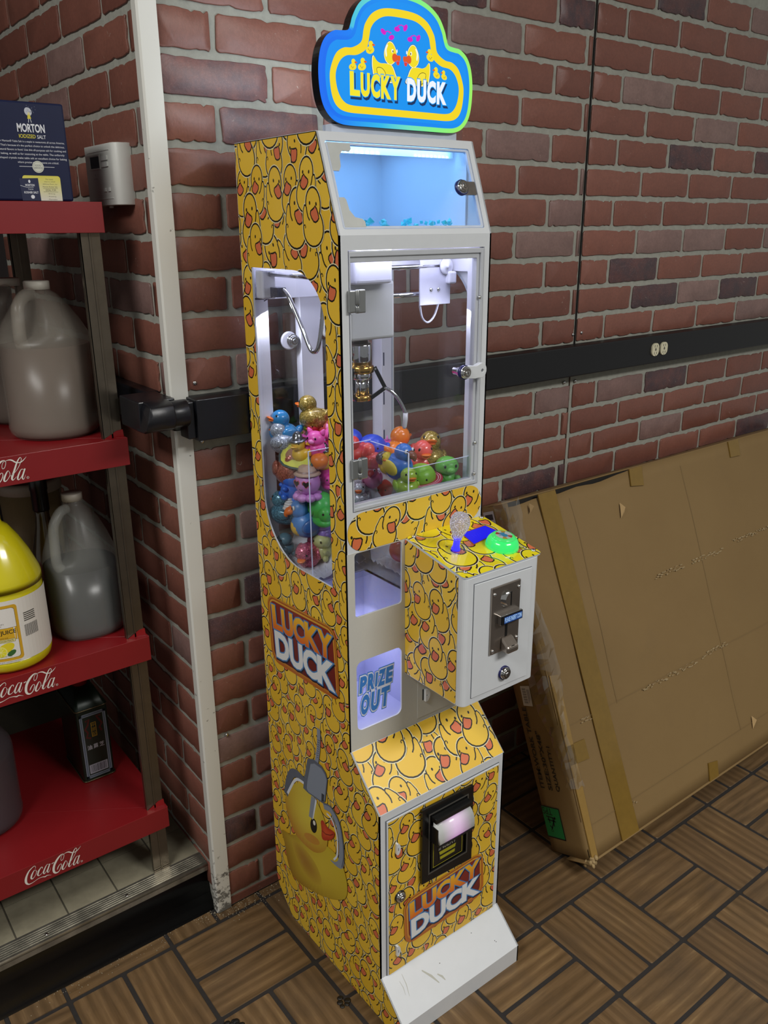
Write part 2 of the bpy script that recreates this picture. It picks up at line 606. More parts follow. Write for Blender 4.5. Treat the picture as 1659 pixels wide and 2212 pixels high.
def lay(parent, wall, a0, a1, z, kind, zs=1.0):
    """one brick between a0 and a1 along the wall"""
    w = a1 - a0
    if w < .006: return
    me = rnd.choice(BM[kind])
    o = bpy.data.objects.new('brick', me)
    COL.objects.link(o)
    o.parent = parent
    mid = (a0 + a1) / 2
    flip = rnd.choice((0, math.pi))
    if wall == 'right':
        o.location = (mid, .0, z)
        o.rotation_euler = (R(90), flip if False else 0, 0)
    else:
        o.location = (0, mid, z)
        o.rotation_euler = (R(90), 0, R(-90))
    o.scale = (w / BW, zs, 1)

def rows(parent, wall, z0, pitch, n, joints, start, end, pick, zmin=None):
    for k in range(n):
        z = z0 + pitch * k
        js = [j for j in joints(k) if start + .004 < j < end - .004]
        edges = [start - .006] + js + [end + .006]
        for i in range(len(edges) - 1):
            lay(parent, wall, edges[i] + .0058, edges[i + 1] - .0058, z, pick(k, i, edges[i], z))

def seam_joints(a, b):
    def f(k):
        o = a if k % 2 == 0 else b
        L = []
        x = o[0]
        while x < 1.036:
            L.append(x); x += .2
        L.append(1.04)
        x = o[1]
        while x < 2.5:
            if x > 1.06: L.append(x)
            x += .1985
        return L
    return f

wall_r = MB().box(.0, 2.5, 0, .12, 0, 2.7).build('wall_right', mortar, None, kind='structure')
SPECIAL = {}
def pick_right(k, i, x, z):
    if 1.62 < z < 1.655 and x < .2: return 'o'
    if 1.53 < z < 1.58 and .1 < x < .3: return 'o'
    if z > 1.67 and .4 < x < .6: return 'd' if z < 1.9 else 'r'
    if z > 1.2 and x < .3: return 'r'
    if .19 < z < .21 and x < .1: return 'd'
    if .38 < z < .41 and x < .1: return 'p'
    q = rnd.random()
    return 'd' if q < .07 else ('p' if q < .17 else 'r')
# upper sheet of brick panel, above the black rail: row mids 1.089 ... 1.89
rows(wall_r, 'right', 1.0880, .0667, 13, seam_joints((.218, 1.049), (.118, 1.148)), .024, 2.05, pick_right)
# lower sheet, below the rail
def low_joints(k):
    kk = 14 - k
    return seam_joints((.105, 1.136), (.205, 1.2345))(0 if kk % 2 == 0 else 1)
rows(wall_r, 'right', .0590, .0667, 15, low_joints, .024, 2.05, pick_right)
boxpart('brick_skirt', (.024, 2.05, -.003, .0, .004, .022), brick_red, wall_r)
seam = boxpart('panel_seam', (1.0385, 1.0415, -.0036, .0, 1.118, 1.95), MAT['black'], wall_r)
boxpart('panel_seam', (1.031, 1.0322, -.0036, .0, .02, 1.055), M('faint_seam', '#5d4a40', .8), wall_r)
screw_m = MB().lathe([(.0045, 0), (.0045, .001), (.003, .0025), (.0008, .003)], 10)
for x, z in ((1.0303, 1.1449), (1.0613, 1.1469), (1.0099, 1.0311), (1.0509, 1.030), (.0395, 1.141), (.045, 1.036), (.048, .425), (1.33, 1.045)):
    s = MB(); s.M = Matrix.Translation((x, -.0035, z)) @ Matrix.Rotation(R(90), 4, 'X')
    s.lathe([(.0042, 0), (.0042, .001), (.003, .0022), (.0006, .0026)], 10)
    s.build('screw', MAT['chrome'], wall_r)

wall_l = MB().box(0, .12, .12, 1.2, 0, 2.7).build('wall_left', mortar, None, kind='structure')
def pick_left(k, i, y, z):
    return 'p' if rnd.random() < .10 else 'r'
def lj(a, b):
    def f(k):
        x = a if k % 2 == 0 else b
        L = []
        while x < 1.0: L.append(x); x += .2035
        return L
    return f
rows(wall_l, 'left', 1.2816 - .0667 * 2, .0667, 12, lj(.044, .146), .0075, .94, pick_left)
rows(wall_l, 'left', 1.0167 - .0667 * 14, .0667, 15, lj(.11, .0135 + .2), .0075, .94, pick_left)
wall_b = MB().box(-1.6, 0, .95, 1.05, 0, 2.7).build('wall_back', M('dark_back_wall', '#2b2626', .9), None, kind='structure')
ceil_ = MB().box(-2.2, 2.6, -3.2, 1.2, 2.7, 2.75).build('ceiling', M('ceiling_tile_white', '#c9c6bd', .9, var=.03), None, kind='structure')

# floor of wood-look tiles, two to a square
grout = M('dark_grout', '#262220', .8, var=.15, vscale=120, bmp=.4)
floor = MB().box(-2.2, 2.6, -3.2, .3, -.05, -.0015).build('floor', grout, None, kind='structure')
wood = wood_mat('wood_look_tile', [(.30, lin('#57432a')), (.46, lin('#6c5437')), (.58, lin('#7a6041')), (.74, lin('#9a7e55'))])
PT = .2102
GX, GY = .5117, -.4475
def tile_mesh(seed):
    r = random.Random(seed)
    a, b, t = PT / 2 - .0042, PT / 4 - .0042, .0
    pts = rrect(-a, a, -b, b, .003, 2)
    n = len(pts)
    me = bpy.data.meshes.new('floor_tile')
    vs = [(u, v, -.004) for u, v in pts] + [(u, v, -.0012) for u, v in pts] + [(u * .992, v * .985, 0) for u, v in pts]
    fs = [(i, (i + 1) % n, n + (i + 1) % n, n + i) for i in range(n)] + [(n + i, n + (i + 1) % n, 2 * n + (i + 1) % n, 2 * n + i) for i in range(n)]
    fs.append(tuple(range(2 * n, 3 * n)))
    me.from_pydata(vs, [], fs); me.materials.append(wood); me.update()
    return me
TM = tile_mesh(1)
def part_tile_mesh(u0, u1, v0, v1):
    pts = [(u0, v0), (u1, v0), (u1, v1), (u0, v1)]
    me = bpy.data.meshes.new('floor_tile')
    vs = [(u, v, -.004) for u, v in pts] + [(u, v, 0) for u, v in pts]
    me.from_pydata(vs, [], [(0, 1, 5, 4), (1, 2, 6, 5), (2, 3, 7, 6), (3, 0, 4, 7), (4, 5, 6, 7)])
    me.materials.append(wood); me.update()
    return me
for i in range(-5, 8):
    for j in range(-3, 4):
        bx, by = GX + i * PT, GY - (j + 1) * PT
        if bx > 2.0 or (bx > 1.3 and by < -1.05): continue
        for h in (0, 1):
            alongY = (i + j) % 2 == 0
            cx = bx + (PT * (.25 + .5 * h) if alongY else PT / 2)
            cy = by + (PT / 2 if alongY else PT * (.25 + .5 * h))
            hx, hy = (PT / 4 - .0042, PT / 2 - .0042) if alongY else (PT / 2 - .0042, PT / 4 - .0042)
            lim = .012 if cx < 0 else -.002
            if cy - hy > lim - .004: continue
            if cy + hy > lim:
                # cut against the wall
                y1 = lim - cy
                if alongY: me = part_tile_mesh(-hy, y1, -hx, hx)
                else: me = part_tile_mesh(-hx, hx, -hy, y1)
            else: me = TM
            o = bpy.data.objects.new('floor_tile', me)
            COL.objects.link(o); o.parent = floor
            o.location = (cx, cy, 0 + rnd.uniform(-.0004, .0004))
            o.rotation_euler = (0, 0, R(90) if alongY else 0)

# raised alcove floor of stone vinyl, with metal nosing and black cove base
ZP = .107
stone = M('stone_look_vinyl', '#8c8672', .42, var=.16, vscale=34, bmp=.1)
step = MB().box(-1.6, 0, .045, 1.0, 0, ZP - .001).build('floor.001', M('vinyl_joint', '#4d483c', .8), None, kind='structure')
tag(step, 'raised alcove floor of grey stone-look tiles beside the brick corner')
xs = [-.0855 - .0995 * i for i in range(-1, 9)]
xs[0] = -.001
for a in range(9):
    x1, x0 = xs[a], xs[a + 1]
    for (y0, y1) in ((.074, .171), (.173, .272), (.274, .373), (.375, .474), (.476, .575)):
        if x0 < -.75: continue
        MB().box(x0 + .0016, x1 - .0016, y0, y1, ZP - .003, ZP).build('vinyl_tile', stone, step)
nosing_m = M('worn_aluminium_nosing', '#9d9a90', .35, .85, var=.35, vscale=26)
nos = MB()
nos.box(-1.6, -.004, .034, .073, ZP, ZP + .002)
for k in range(6):
    nos.box(-1.6, -.004, .039 + k * .0055, .0415 + k * .0055, ZP + .002, ZP + .0036)
nos.tube([(-1.6, .035, ZP - .002), (-.004, .035, ZP - .002)], .005, 10)
nos.box(-1.6, -.004, .031, .036, ZP - .016, ZP - .001)
trim1 = nos.build('trim_1', nosing_m, None, kind='structure')
for x in (-.335, -.175, -.50):
    s = MB(); s.M = Matrix.Translation((x, .047, ZP + .002))
    s.lathe([(.0034, 0), (.003, .0016), (.0008, .002)], 10).build('screw', MAT['chrome'], trim1)
cove = MB()
prof = [(.046, .0), (.046, ZP - .016), (.041, ZP - .016), (.039, .05), (.036, .028), (.029, .012), (.019, .003), (.014, .0015), (.013, .0)]
vs = [(-1.6, y, z) for y, z in prof] + [(-.001, y, z) for y, z in prof]
n = len(prof)
cove.add(vs, [(i, i + 1, n + i + 1, n + i) for i in range(n - 1)], 0, True)
cove.add([(-.001, y, z) for y, z in prof], [tuple(range(n))])
cove.build('baseboard_left', M('black_rubber_base', '#0c0c0e', .3, var=.15), None, kind='structure')

# white corner guard in two lengths
guard_m, nt, b, o_ = nodes_of('scuffed_white_corner_guard')
vec = obj_coords(nt, False)
sep = nt.nodes.new('ShaderNodeSeparateXYZ'); nt.links.new(vec, sep.inputs[0])
low = nt.nodes.new('ShaderNodeMapRange'); low.inputs[1].default_value = .0; low.inputs[2].default_value = .42
low.inputs[3].default_value = .17; low.inputs[4].default_value = -.30
nt.links.new(sep.outputs[2], low.inputs[0])
scf = ramp(nt, mth(nt, 'ADD', noise(nt, vec, 60, 6, .75), low.outputs[0]), [(.60, 0.0), (.66, .8)])
spk = ramp(nt, noise(nt, vec, 95, 2, .5), [(.74, 0.0), (.76, .6)])
c = mixc(nt, scf, lin('#d9d8d0'), lin('#2e2a24'))
nt.links.new(mixc(nt, spk, c, lin('#4c473c')), b.inputs['Base Color'])
b.inputs['Roughness'].default_value = .35
def guard(z0, z1, bulge=0):
    prof = [(-.006, .013), (-.006, -.003), (-.003, -.006), (.0262, -.006), (.0262, -.0035), (.0, -.0035), (-.0035, .0), (-.0035, .013)]
    m = MB()
    n = len(prof)
    vs = [(x - bulge, y - bulge, z0) for x, y in prof] + [(x, y, z1) for x, y in prof]
    m.add(vs, [(i, (i + 1) % n, n + (i + 1) % n, n + i) for i in range(n)])
    m.add([vs[i] for i in range(n)], [tuple(range(n))[::-1]]); m.add([vs[n + i] for i in range(n)], [tuple(range(n))])
    return m
guard(1.104, 2.69, .0035).build('trim_2', guard_m, None, kind='structure')
guard(0.001, 1.062).build('trim_3', guard_m, None, kind='structure')

# black raceway rail on the right wall, end cover, round corner return, rail on the left wall
rail = MB().box(.125, 2.05, -.038, -.0005, 1.0505, 1.1225).build('trim_4', M('black_raceway', '#0e0f13', .42, var=.08), None, .003, kind='structure')
MB().box(.0185, .126, -.048, -.0005, 1.048, 1.1200).build('rail_cover', MAT['blackmetal'], rail, .0015)
MB().box(.004, .0185, -.040, -.0065, 1.052, 1.1165).build('rail_bracket', MAT['blackmetal'], rail, .002)
e = MB()
# corner return: rounded bar along x in front of the corner, wrapped back along the left wall
secz = [(-.038, 1.0735), (-.050, 1.079), (-.056, 1.092), (-.056, 1.104), (-.050, 1.117), (-.038, 1.1225), (-.006, 1.124), (-.006, 1.072)]
n = len(secz)
e.add([(-.074 + (.010 if z > 1.1 else 0), y, z) for y, z in secz] + [(-.022, y, z) for y, z in secz], [(i, (i + 1) % n, n + (i + 1) % n, n + i) for i in range(n)], 0, True)
e.add([(-.074 + (.010 if z > 1.1 else 0), y, z) for y, z in secz], [tuple(range(n))[::-1]])
e.add([(-.022, y, z) for y, z in secz], [tuple(range(n))])
e.tube([(-.024, -.032, 1.098), (.006, -.032, 1.098)], .0235, 16)
e.box(-.073, -.008, -.022, .062, 1.072, 1.1235)
e.build('corner_return', MAT['blackmetal'], rail, .002)
rail2 = MB().box(-.030, -.0005, .055, .94, 1.094, 1.124).build('trim_5', MAT['blackmetal'], None, .004, kind='structure')
tag(rail2, 'black bumper rail running back along the left brick wall')

for i, (x, lab) in enumerate(((1.3165, 'cream wall socket on the black rail, left of the pair'), (1.3535, 'cream wall socket on the black rail, right of the pair'))):
    t = thing('power_outlet', lab, 'outlet', (x, -.038, 1.087))
    cream = M('cream_socket_plastic', '#d8d2b4', .35)
    fr = lambda u, v, h, x=x: Vector((x + u, -.038 - h, 1.087 + v))
    MB().plate(rrect(-.0145, .0145, -.0165, .0165, .0125, 6), [], fr, 0, .004).build('face', cream, t)
    MB().plate(circ(0, 0, .003, 10), [], fr, .004, .0045).build('centre_screw', MAT['steel'], t)
    for s in (-1, 1):
        sl = MB()
        for q in (-.0045, .0045):
            sl.plate([(q - .0008, s * .009 - .003), (q + .0008, s * .009 - .003), (q + .0008, s * .009 + .003), (q - .0008, s * .009 + .003)], [], fr, .004, .0042)
        sl.plate(circ(0, s * .009 - .0055, .0013, 8), [], fr, .004, .0042)
        sl.build('slots', MAT['black'], t)

# crumbs along the wall foot
deb = MB()
r = random.Random(3)
for k in range(420):
    x = r.uniform(-.06, .19) if k % 3 else r.uniform(-.4, .2)
    y = -abs(r.gauss(0, .022)) - .003 if x > 0 else .012 - abs(r.gauss(0, .014))
    s = r.uniform(.0004, .0013)
    deb.M = Matrix.Translation((x, y, s * .4)) @ Euler((r.random() * 6, r.random() * 6, r.random() * 6)).to_matrix().to_4x4()
    deb.add([(s, 0, -s * .6), (-s * .6, s, -s * .5), (-s * .6, -s, -s * .5), (0, 0, s)], [(0, 1, 2), (0, 3, 1), (1, 3, 2), (2, 3, 0)])
o = deb.build('crumbs', M('pale_crumbs', '#a99f88', .8, var=.2), None, recalc=False, kind='stuff')
tag(o, 'pale crumbs and grit scattered on the floor along the brick wall', 'debris')
t = thing('grime_clump', 'black lump of grime on the tile at the bottom left of the photo', 'dirt', (-.108, -.262, 0))
g = MB()
for k in range(9):
    g.ell((r.uniform(-.016, .016), r.uniform(-.012, .012), .001), (r.uniform(.005, .009), r.uniform(.004, .008), r.uniform(.002, .004)), 10, 6)
g.build('lump', M('dark_grime', '#120f0c', .55, var=.3, vscale=200, bmp=.6), t, world=False)
t = thing('grime_clump', 'small black grease spot on the tile under the machine side', 'dirt', (.085, -.345, 0))
g = MB()
for k in range(6):
    g.ell((r.uniform(-.010, .010), r.uniform(-.010, .010), .0006), (r.uniform(.004, .007), r.uniform(.004, .006), .0018), 10, 6)
g.build('lump', M('dark_grease', '#17130f', .4, var=.3, vscale=200, bmp=.6), t, world=False)

# ------------------------------------------------------------------ the claw machine
XL, XR = .1178, .4142
YB, YF1, YF, YF2, YF3 = -.0519, -.2905, -.3398, -.4206, -.4839
ZT, ZK, ZA, ZB, ZC, ZD = 1.523, 1.3852, .5383, .4556, .0978, .0391
XM = (XL + XR) / 2
machine = thing('claw_machine', 'tall mini claw machine wrapped in yellow duck print with a lit cloud sign', 'arcade machine', (XM, -.25, 0))

fr_left = lambda u, v, h: Vector((XL - h, -u, v))
fr_right = lambda u, v, h: Vector((XR + h, -u, v))
fr_front = lambda u, v, h: Vector((u, YF - h, v))
fr_door = lambda u, v, h: Vector((u, YF2 - h, v))
def slant(y0, z0, y1, z1):
    # u = x, v = distance down from the upper edge
    L = math.hypot(y1 - y0, z1 - z0)
    ty, tz = (y1 - y0) / L, (z1 - z0) / L
    ny, nz = tz, -ty
    if ny > 0: ny, nz = -ny, -nz
    return (lambda u, v, h: Vector((u, y0 + ty * v + ny * h, z0 + tz * v + nz * h))), L
fr_top, L_top = slant(YF1, ZT, YF, ZK)
fr_low, L_low = slant(YF, ZA, YF2, ZB)
fr_kick, L_kick = slant(YF2, ZC, YF3, ZD)

side_outline = [(.0519, .072), (.0535, .066), (.060, .052), (.077, .031), (.1015, .008), (.108, .0005), (.4839, .0005), (.4839, ZD), (.4206, ZC), (.4206, ZB), (.3398, ZA), (.3398, ZK), (.2905, ZT), (.0519, ZT)]
def window_loop(grow=0):
    u0, u1, v0, v1 = .0865 - grow, .3005 + grow, .8345 - grow, 1.3345 + grow
    P = []
    for i in range(13):
        a = R(180 + 90 * i / 12)
        P.append((u0 + .112 + .112 * math.cos(a), v0 + .112 + .112 * math.sin(a)))
    P += [(u1, v0), ]
    for i in range(13):
        a = R(90 * i / 12)
        P.append((u1 - .085 + .085 * math.cos(a), v1 - .085 + .085 * math.sin(a)))
    P += [(u0, v1)]
    return P
wl = window_loop()
MB().plate(side_outline, [wl], fr_left, -.003, 0).build('side_panel', MAT['white'], machine)
MB().plate(side_outline, [wl], fr_right, -.003, 0).build('side_panel', MAT['white'], machine)

# convex pieces of the side panel around the window, for the print
def side_clip(inset=.0012):
    C = []
    u0, u1, v0, v1 = .0865, .3005, .8345, 1.3345
    bk = .0519 + inset
    C.append([(bk, v1), (.3398 - inset, v1), (.3398 - inset, ZK), (.2905 - inset, ZT - inset), (bk, ZT - inset)])
    C.append([(bk, v0), (u0, v0), (u0, v1), (bk, v1)])
    C.append([(u1, v0), (.3398 - inset, v0), (.3398 - inset, v1), (u1, v1)])
    C.append([(bk, ZA), (.3398 - inset, ZA), (.3398 - inset, v0), (bk, v0)])
    C.append([(bk, ZB), (.4206 - inset, ZB), (.3398 - inset, ZA), (bk, ZA)])
    C.append([(bk, ZC), (.4206 - inset, ZC), (.4206 - inset, ZB), (bk, ZB)])
    C.append([(bk, .072), (.061, .051), (.077, .0315), (.1015, .009), (.109, .0012), (.4839 - inset, .0012), (.4839 - inset, ZD), (.4206 - inset, ZC), (bk, ZC)])
    for k in range(12):
        a, b = R(180 + 90 * k / 12), R(180 + 90 * (k + 1) / 12)
        C.append([(u0, v0), (u0 + .112 + .112 * math.cos(a), v0 + .112 + .112 * math.sin(a)), (u0 + .112 + .112 * math.cos(b), v0 + .112 + .112 * math.sin(b))])
        a, b = R(90 * k / 12), R(90 * (k + 1) / 12)
        C.append([(u1, v1), (u1 - .085 + .085 * math.cos(a), v1 - .085 + .085 * math.sin(a)), (u1 - .085 + .085 * math.cos(b), v1 - .085 + .085 * math.sin(b))])
    return C

YEL = ['#eabf3a', '#e7ba34', '#ecc33e', '#e4b832']
def duck_shapes(g):
    """body, head and raised wing of the printed duck, grown by g (unit: duck height)"""
    out = []
    def e(cx, cy, rx, ry, rot, egg=0):
        c, d = math.cos(R(rot)), math.sin(R(rot))
        P = []
        for i in range(22):
            a = 2 * math.pi * i / 22
            x = (rx + g) * math.cos(a) * (1 - egg * math.sin(a)); y = (ry + g) * math.sin(a)
            P.append((cx + x * c - y * d, cy + x * d + y * c))
        out.append(P)
    e(0, -.17, .315, .33, 4, .10)
    e(-.055, .22, .225, .275, 0)
    # wing: rounded finger rising to the right of the head
    W = [(.10, -.20), (.13, -.02), (.165, .13), (.20, .215), (.235, .225), (.275, .16), (.31, .0), (.31, -.16)]
    cx = sum(p[0] for p in W) / 8; cy = sum(p[1] for p in W) / 8
    P = []
    for x, y in W:
        d = math.hypot(x - cx, y - cy)
        P.append((x + (x - cx) / d * g, y + (y - cy) / d * g))
    out.append(ccw(P))
    return out
DS = (duck_shapes(.050), duck_shapes(.034), duck_shapes(0))
def duck_art(P, cx, cy, s, rot, lay_, flip, r):
    c, d = math.cos(R(rot)), math.sin(R(rot))
    f = -1 if flip else 1
    def T(pts):
        return ccw([(cx + (f * x * c - y * d) * s, cy + (f * x * d + y * c) * s) for x, y in pts])
    y_ = r.choice(YEL)
    for k, colr in ((0, '#f0e9c0'), (1, '#15130c'), (2, y_)):
        for j, sh in enumerate(DS[k]): P.poly(T(sh), colr, lay_ + k * 3 + j)
    lay_ += 6
    K = '#15130c'
    P.stroke([T([q])[0] for q in ((.172, .20), (.168, .10), (.145, .02), (.10, -.045))], .032 * s, K, lay_ + 3)
    P.stroke([T([q])[0] for q in ((.315, -.115), (.275, -.10), (.255, -.135), (.27, -.165))], .024 * s, K, lay_ + 3.5)
    yaw_ = r.uniform(-.05, .05)
    for ex, ey in ((-.20 + yaw_, .21), (.01 + yaw_, .255)):
        P.poly(T(circ(0, 0, 1, 10) if 0 else [(ex + .026 * math.cos(a), ey + .036 * math.sin(a)) for a in (2 * math.pi * i / 10 for i in range(10))]), K, lay_ + 3)
    bk = [(-.240, -.035), (-.222, .045), (-.195, .115), (-.155, .165), (-.118, .135), (-.07, .118), (-.015, .105), (.003, .06), (-.03, -.005), (-.08, -.066), (-.135, -.085), (-.195, -.07)]
    mx, my = -.12, .035
    for gr, colr, k in ((.032, K, 4), (0, '#d87048', 5)):
        q = []
        for x, y in bk:
            dd = math.hypot(x - mx, y - my)
            q.append((x + (x - mx) / dd * gr + yaw_, y + (y - my) / dd * gr))
        P.poly(T(q), colr, lay_ + k)

def duck_field(P, u0, u1, v0, v1, size, seed, dens=.64):
    """ducks strewn over a rectangle; levels are shared by ducks that do not touch. size may vary with v"""
    r = random.Random(seed)
    sz = size if callable(size) else (lambda v: size)
    pts = []
    v = v0 - .25 * sz(v0) * dens; j = 0
    while v < v1 + .02:
        sp = sz(v) * dens
        u = u0 - (.25 if j % 2 else .75) * sp
        while u < u1 + sp * .7:
            pts.append((u + r.uniform(-.22, .22) * sp, v + r.uniform(-.22, .22) * sp))
            u += sp
        v += sp; j += 1
    r.shuffle(pts)
    done = []
    for u, v in pts:
        s_ = sz(v)
        used = {l for a, b, l, q in done if (a - u) ** 2 + (b - v) ** 2 < (max(s_, q) * 1.15) ** 2}
        l = 0
        while l in used: l += 1
        done.append((u, v, l, s_))
        duck_art(P, u, v, s_ * r.uniform(.9, 1.1), r.gauss(0, 16), 1 + l * 13, r.random() < .3, r)
    return P

SIDE = side_clip()
def grad(c0, c1, a, b, axis=1):
    p, q = lin(c0), lin(c1)
    def f(u, v):
        t = min(1, max(0, ((u, v)[axis] - a) / (b - a)))
        return tuple(x + (y - x) * t for x, y in zip(p, q))
    return f

def word_logo(P, u0, u1, v0, v1, L, rot=0, rise=0):
    """orange plaque with LUCKY in yellow-to-orange and DUCK in white, both outlined in blue"""
    w, h = u1 - u0, v1 - v0
    cu, cv = (u0 + u1) / 2, (v0 + v1) / 2
    Q = Print()
    def rrs(g, r_, col, l):
        Q.rr(u0 + g, u1 - g, v0 + g, v1 - g, r_, col, l)
    rrs(0, .024, grad('#c68a2e', '#b9621f', v1, v0), L)
    rrs(.003, .022, grad('#a8571f', '#b5682a', v1, v0), L + 1)
    rrs(.006, .020, grad('#dca53a', '#c07a2c', v1, v0), L + 2)
    rrs(.0095, .017, grad('#8c2f22', '#5d1a1c', v1, v0), L + 3)
    m = .012 * w / .22
    def word(body, a0, a1, b0, b1, colf, slots):
        x = a0
        tot = sum(slots)
        for k, ch in enumerate(body):
            wch = (a1 - a0) * slots[k] / tot
            dz = (k - (len(body) - 1) / 2)
            lift = -abs(dz) * .0 + dz * rise
            tilt = -dz * 1.2
            sh = .0022
            for grow, col, ll, ox, oy in ((.045, '#1b1a2c', L + 5, .0012, -.0032), (.040, '#4b86c0', L + 20, 0, 0), (.004, colf, L + 36, 0, 0)):
                bold = .042 + grow
                Q.text(ch, x + wch * .07 + ox, x + wch * .93 + ox, b0 + lift + oy, b1 + lift + oy, col, ll + k + (0 if body == 'DUCK' else 6), bold=bold, rot=tilt, slant=.03)
            x += wch
    mid = v0 + h * .50
    word('LUCKY', u0 + m * 1.3, u1 - m * 1.2, mid + h * .045, v1 - h * .14, grad('#f0b92c', '#de6a22', v1 - h * .16, mid + h * .05), (.85, 1.02, 1.0, 1.1, 1.05))
    word('DUCK', u0 + m * 1.4, u1 - m * 1.2, v0 + h * .125, mid - h * .02, '#e4e6e6', (1.08, 1, 1, 1.08))
    c, d = math.cos(R(rot)), math.sin(R(rot))
    for pts, col, l in Q.p:
        P.poly([(cu + (u - cu) * c - (v - cv) * d, cv + (u - cu) * d + (v - cv) * c) for u, v in pts], col if not callable(col) else
               (lambda U, V, col=col: col(cu + (U - cu) * c + (V - cv) * d, cv - (U - cu) * d + (V - cv) * c)), l)

P = Print()
for c in SIDE: P.poly(c, '#e7bb36', 0)
duck_field(P, .05, .50, .0, 1.54, lambda v: .062 + .016 * min(1, max(0, (v - .6) / .6)), 11)
P.build('duck_print', machine, fr_left, MAT['print'], SIDE)
P2 = Print()
for c in SIDE: P2.poly(c, '#e7bb36', 0)
duck_field(P2, .05, .50, .0, 1.54, .06, 21)
P2.build('duck_print', machine, fr_right, MAT['print'], SIDE)

P = Print()
word_logo(P, .0830, .3120, .6180, .7555, 0, rot=4.0)
P.build('wordmark_plaque', machine, fr_left, MAT['print'], None, lift=.0024)

# big printed duck held by a printed claw
P = Print()
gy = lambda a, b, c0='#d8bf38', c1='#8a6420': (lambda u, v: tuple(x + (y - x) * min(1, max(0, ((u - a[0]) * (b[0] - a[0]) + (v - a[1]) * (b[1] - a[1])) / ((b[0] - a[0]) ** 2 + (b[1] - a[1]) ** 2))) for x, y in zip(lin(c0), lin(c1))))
def fan(outline, centre, cc, ce, layer, rings=4):
    """radial colour fan: printed shading from the centre colour to the edge colour"""
    o = smooth_closed(outline, 4)
    n = len(o)
    for k in range(rings):
        t0, t1 = k / rings, (k + 1) / rings
        for i in range(n):
            a, b = o[i], o[(i + 1) % n]
            q = [(centre[0] + (p[0] - centre[0]) * t, centre[1] + (p[1] - centre[1]) * t) for p, t in ((a, t0), (a, t1), (b, t1), (b, t0))]
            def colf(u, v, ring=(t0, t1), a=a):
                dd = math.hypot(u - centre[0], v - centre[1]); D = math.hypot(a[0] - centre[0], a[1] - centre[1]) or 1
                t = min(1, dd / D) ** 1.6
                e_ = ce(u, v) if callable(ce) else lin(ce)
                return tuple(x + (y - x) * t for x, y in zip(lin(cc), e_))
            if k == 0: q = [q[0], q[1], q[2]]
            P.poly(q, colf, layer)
body_o = [(.086, .211), (.0955, .186), (.1040, .146), (.1190, .122), (.1453, .1190), (.1838, .130), (.2457, .1560), (.2988, .1895), (.3188, .2110), (.3240, .2415), (.3129, .2732), (.2930, .287), (.2640, .288), (.2300, .276), (.190, .262), (.150, .240), (.118, .222)]
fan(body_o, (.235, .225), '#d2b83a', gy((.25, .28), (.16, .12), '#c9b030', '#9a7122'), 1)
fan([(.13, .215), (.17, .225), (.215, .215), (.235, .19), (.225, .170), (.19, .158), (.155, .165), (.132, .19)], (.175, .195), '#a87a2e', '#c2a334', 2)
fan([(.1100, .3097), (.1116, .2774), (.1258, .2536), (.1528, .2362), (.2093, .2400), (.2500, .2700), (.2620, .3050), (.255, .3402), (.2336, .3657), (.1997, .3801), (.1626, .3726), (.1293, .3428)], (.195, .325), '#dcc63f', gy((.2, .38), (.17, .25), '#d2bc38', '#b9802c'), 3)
P.ell(.205, .268, .030, .010, '#c48a34', 4, 20)
fan([(.2405, .3317), (.2495, .3394), (.2613, .3330), (.2838, .3364), (.2835, .325), (.2735, .312), (.2499, .2944), (.2415, .2975), (.2420, .315)], (.258, .318), '#d0552c', '#b2331f', 5)
P.stroke([(.243, .313), (.256, .313), (.272, .321), (.282, .330)], .002, '#7d2418', 6)
P.ell(.2140, .3050, .0112, .0185, '#17130f', 6, -18)
P.ell(.2165, .3130, .0042, .0058, '#e8e4d8', 7, -18)
# grey claw
GR, GD, GL = '#8891a0', '#5c6472', '#dfe4ec'
P.stroke(smooth_open([(.2442, .5375), (.2435, .515), (.2405, .490), (.2330, .4595)]), [.011] * 16, GR, 7)
for k in range(9):
    t = k / 9
    P.stroke([(.2375 - .004 * t + .0015, .512 - .045 * t), (.2480 - .009 * t, .5135 - .045 * t)], .0012, '#3a404a', 8)
P.stroke(smooth_open([(.187, .392), (.160, .392), (.140, .381), (.124, .352), (.1130, .316)], 5), [.014 + .004 * math.sin(i / 21 * 3.1) for i in range(21)], GD, 7)
P.stroke(smooth_open([(.186, .385), (.163, .381), (.147, .367), (.133, .345), (.1195, .322)], 5), [.006] * 21, GL, 8)
P.stroke(smooth_open([(.252, .374), (.275, .3800), (.297, .364), (.3065, .332), (.3080, .300), (.3030, .276), (.2870, .2655), (.270, .2625)], 5), [.012, .012, .013, .014, .014, .014, .014, .015, .015, .015, .015, .015, .015, .015, .015, .015, .015, .015, .016, .016, .016, .016, .017, .017, .017, .017, .016, .014, .012, .010, .008, .006, .005, .004, .003, .002], GR, 8)
P.stroke(smooth_open([(.262, .364), (.279, .361), (.2935, .338), (.2955, .310), (.2925, .288), (.281, .271)], 5), [.0042] * 26, GL, 9)
P.stroke(smooth_open([(.252, .380), (.277, .3868), (.303, .369), (.3130, .334), (.3145, .300), (.3080, .272)], 5), [.0035] * 26, GD, 9)
P.poly([(.2100, .372), (.2270, .374), (.2118, .319), (.1976, .3165)], GR, 8)
P.poly([(.2240, .372), (.2290, .372), (.2140, .321), (.2100, .3165)], GL, 9)
P.poly([(.2014, .4498), (.2222, .4606), (.2490, .4615), (.2630, .4540), (.2685, .4415), (.2585, .3885), (.2480, .3785), (.1992, .3711), (.1813, .3719), (.1858, .3938)], GD, 10)
